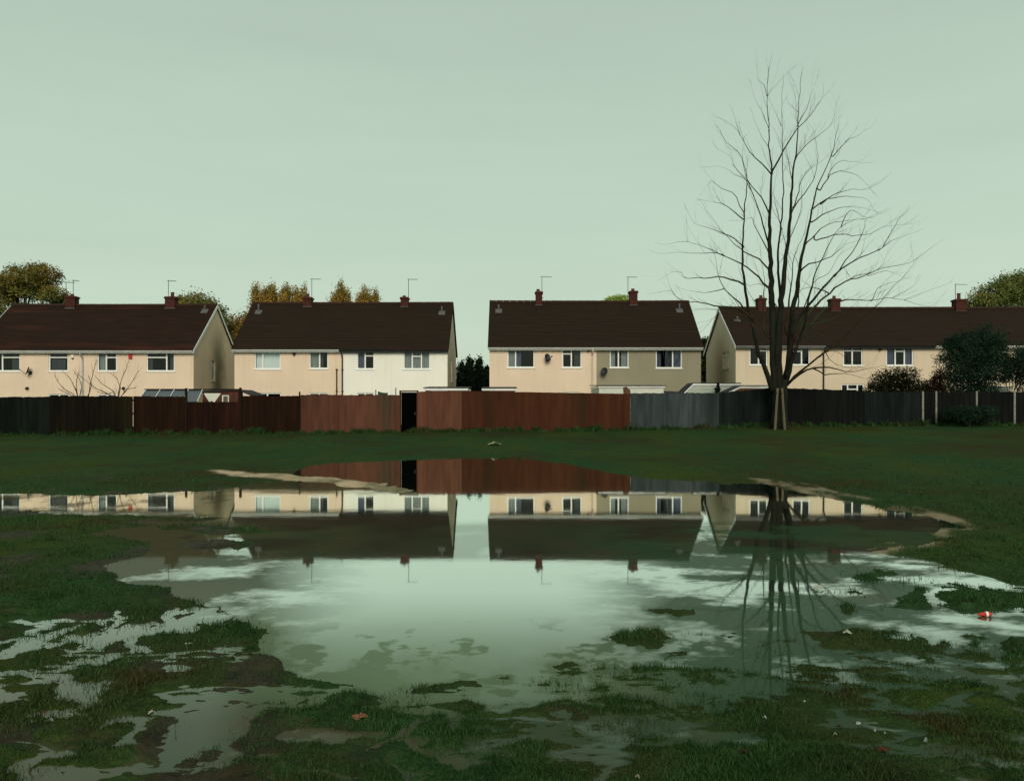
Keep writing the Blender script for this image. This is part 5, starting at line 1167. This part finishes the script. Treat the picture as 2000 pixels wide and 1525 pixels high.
# ------------------------------------------------------------------ litter
def scrap(px, py, w_px, h_px, col, label, seed, name='paper_scrap', cat='litter', group=None, rough=.8):
    Ym = F * EYE / (py - HY); ys = np.linspace(Ym * .6, Ym, 500)[:, None]; xs_ = (px - CX) / F * ys      # where the sight line meets the raised ground
    zz = np.maximum(terrain(xs_, ys)[0], 0); ray = EYE - (py - HY) / F * ys; hit = np.nonzero((ray <= zz + .003).ravel())[0]
    k = int(hit[0]) if len(hit) else 499; Y = float(ys[k, 0]); X = float(xs_[k, 0]); z = float(zz[k, 0]) + .006
    w_ = w_px / F * Y; h_ = h_px / F * Y; rn = random.Random(seed)
    me = bpy.data.meshes.new(name); bm = bmesh.new(); n = 6; g_ = {}
    for i in range(n + 1):
        for j in range(n + 1):
            u, v = i / n - .5, j / n - .5; k = 1 - .2 * abs(math.sin(3 * math.atan2(v, u + 1e-6) + seed))
            ridge = math.exp(-((u * 3 + rn.uniform(-.3, .3)) ** 2)) * h_ * rn.uniform(.6, 1.1)
            g_[i, j] = bm.verts.new((u * w_ * k, v * w_ * .8 * k, ridge * .8 + abs(rn.gauss(0, .15)) * h_))
    for i in range(n):
        for j in range(n): bm.faces.new((g_[i, j], g_[i + 1, j], g_[i + 1, j + 1], g_[i, j + 1]))
    geo = bmesh.ops.solidify(bm, geom=bm.faces[:], thickness=.0015)
    bm.to_mesh(me); bm.free(); me.materials.append(noise_mat(name + '_stuff', tuple(c * .8 for c in col), col, rough, 60))
    o = bpy.data.objects.new(name, me); link(o); o.location = (X, Y, z); o.rotation_euler = (0, 0, rn.uniform(-.6, .6)); tag(o, label, cat, group)
    return o
W_ = (.62, .66, .56); 
for i, a in enumerate([
    (966, 869, 28, 7, (.50, .50, .30), 'pale yellowish crumpled bag lying alone on the far grass'),
    (1598, 1150, 24, 6, (.66, .66, .56), 'long white scrap floating right of the tree reflection'),
    (1655, 1238, 18, 6, (.66, .66, .52), 'folded white scrap at the edge of the mud below the bright pools'),
    (297, 1395, 15, 9, (.62, .58, .46), 'cream crumpled paper with two peaks on the left mud'),
    (84, 1398, 9, 8, (.45, .13, .10), 'small pink scrap nearest the left edge'),
    (98, 1410, 12, 7, (.36, .44, .38), 'grey-green pebble-like scrap just below the pink one'),
    (138, 1400, 8, 8, (.44, .44, .36), 'small pale scrap right of the pink one'),
    (1572, 1372, 5, 5, W_, 'tiny white scrap highest on the right foreground grass'),
    (1493, 1404, 9, 6, W_, 'small white scrap beside a brown leaf in the right foreground'),
    (1631, 1436, 7, 6, (.50, .60, .42), 'greenish white scrap on the dark grass, lower left of the white cluster'),
    (1677, 1415, 10, 6, W_, 'small white scrap with two lobes in the middle of the right cluster'),
    (1709, 1430, 4, 7, W_, 'narrow white upright scrap in the right cluster'),
    (1729, 1434, 5, 5, (.42, .48, .42), 'faint grey scrap right of the narrow upright one'),
    (1808, 1452, 7, 14, (.52, .56, .54), 'tall folded white scrap standing lowest at the right'),
    (1245, 1520, 9, 8, (.40, .40, .28), 'cream scrap at the bottom edge of the picture')]):
    scrap(*a[:5], a[5], i + 1, group='scraps of litter on the wet ground')
scrap(704, 1402, 34, 5, (.62, .24, .15), 'flat salmon pink strip of plastic on the mud left of centre', 41, name='plastic_strip')
scrap(1724, 1467, 26, 6, (.13, .045, .018), 'curled orange-brown dead leaf on the dark grass', 42, name='dead_leaf', cat='leaf', group='dead leaves in the right foreground')
scrap(1640, 1421, 12, 5, (.06, .035, .016), 'small brown dead leaf above the greenish white scrap', 43, name='dead_leaf', cat='leaf', group='dead leaves in the right foreground')
scrap(1454, 1470, 22, 6, (.07, .045, .022), 'tan curled dead leaf low in the middle right', 44, name='dead_leaf', cat='leaf', group='dead leaves in the right foreground')
# red and white tapered carton floating on the right
Y = F * EYE / (1203 - HY); X = XP(1922, Y); s = Y / F
o = empty('plastic_bottle', (X, Y, 0), 'small red tapered bottle with a white band floating on the right pool', 'bottle')
def lath(prof, name, mat, par):
    mb = MB(); mb.tube([(X + u * s, Y + .02 * u * s, 4.0 * s + u * .03 * s) for u, r_ in prof], [r_ * s for u, r_ in prof], 14); return mb.build(name, mat, par, smooth=True)
lath([(-13, .8), (-11, 2), (-7, 3.2), (-2, 4.2), (2.2, 4.8)], 'nose', M['red_box'], o)
lath([(2.3, 5.0), (7.0, 5.2)], 'band', M['plastic_white'], o)
lath([(7.1, 5.2), (11, 5.2), (12.4, 4.6)], 'body', M['red_box'], o)
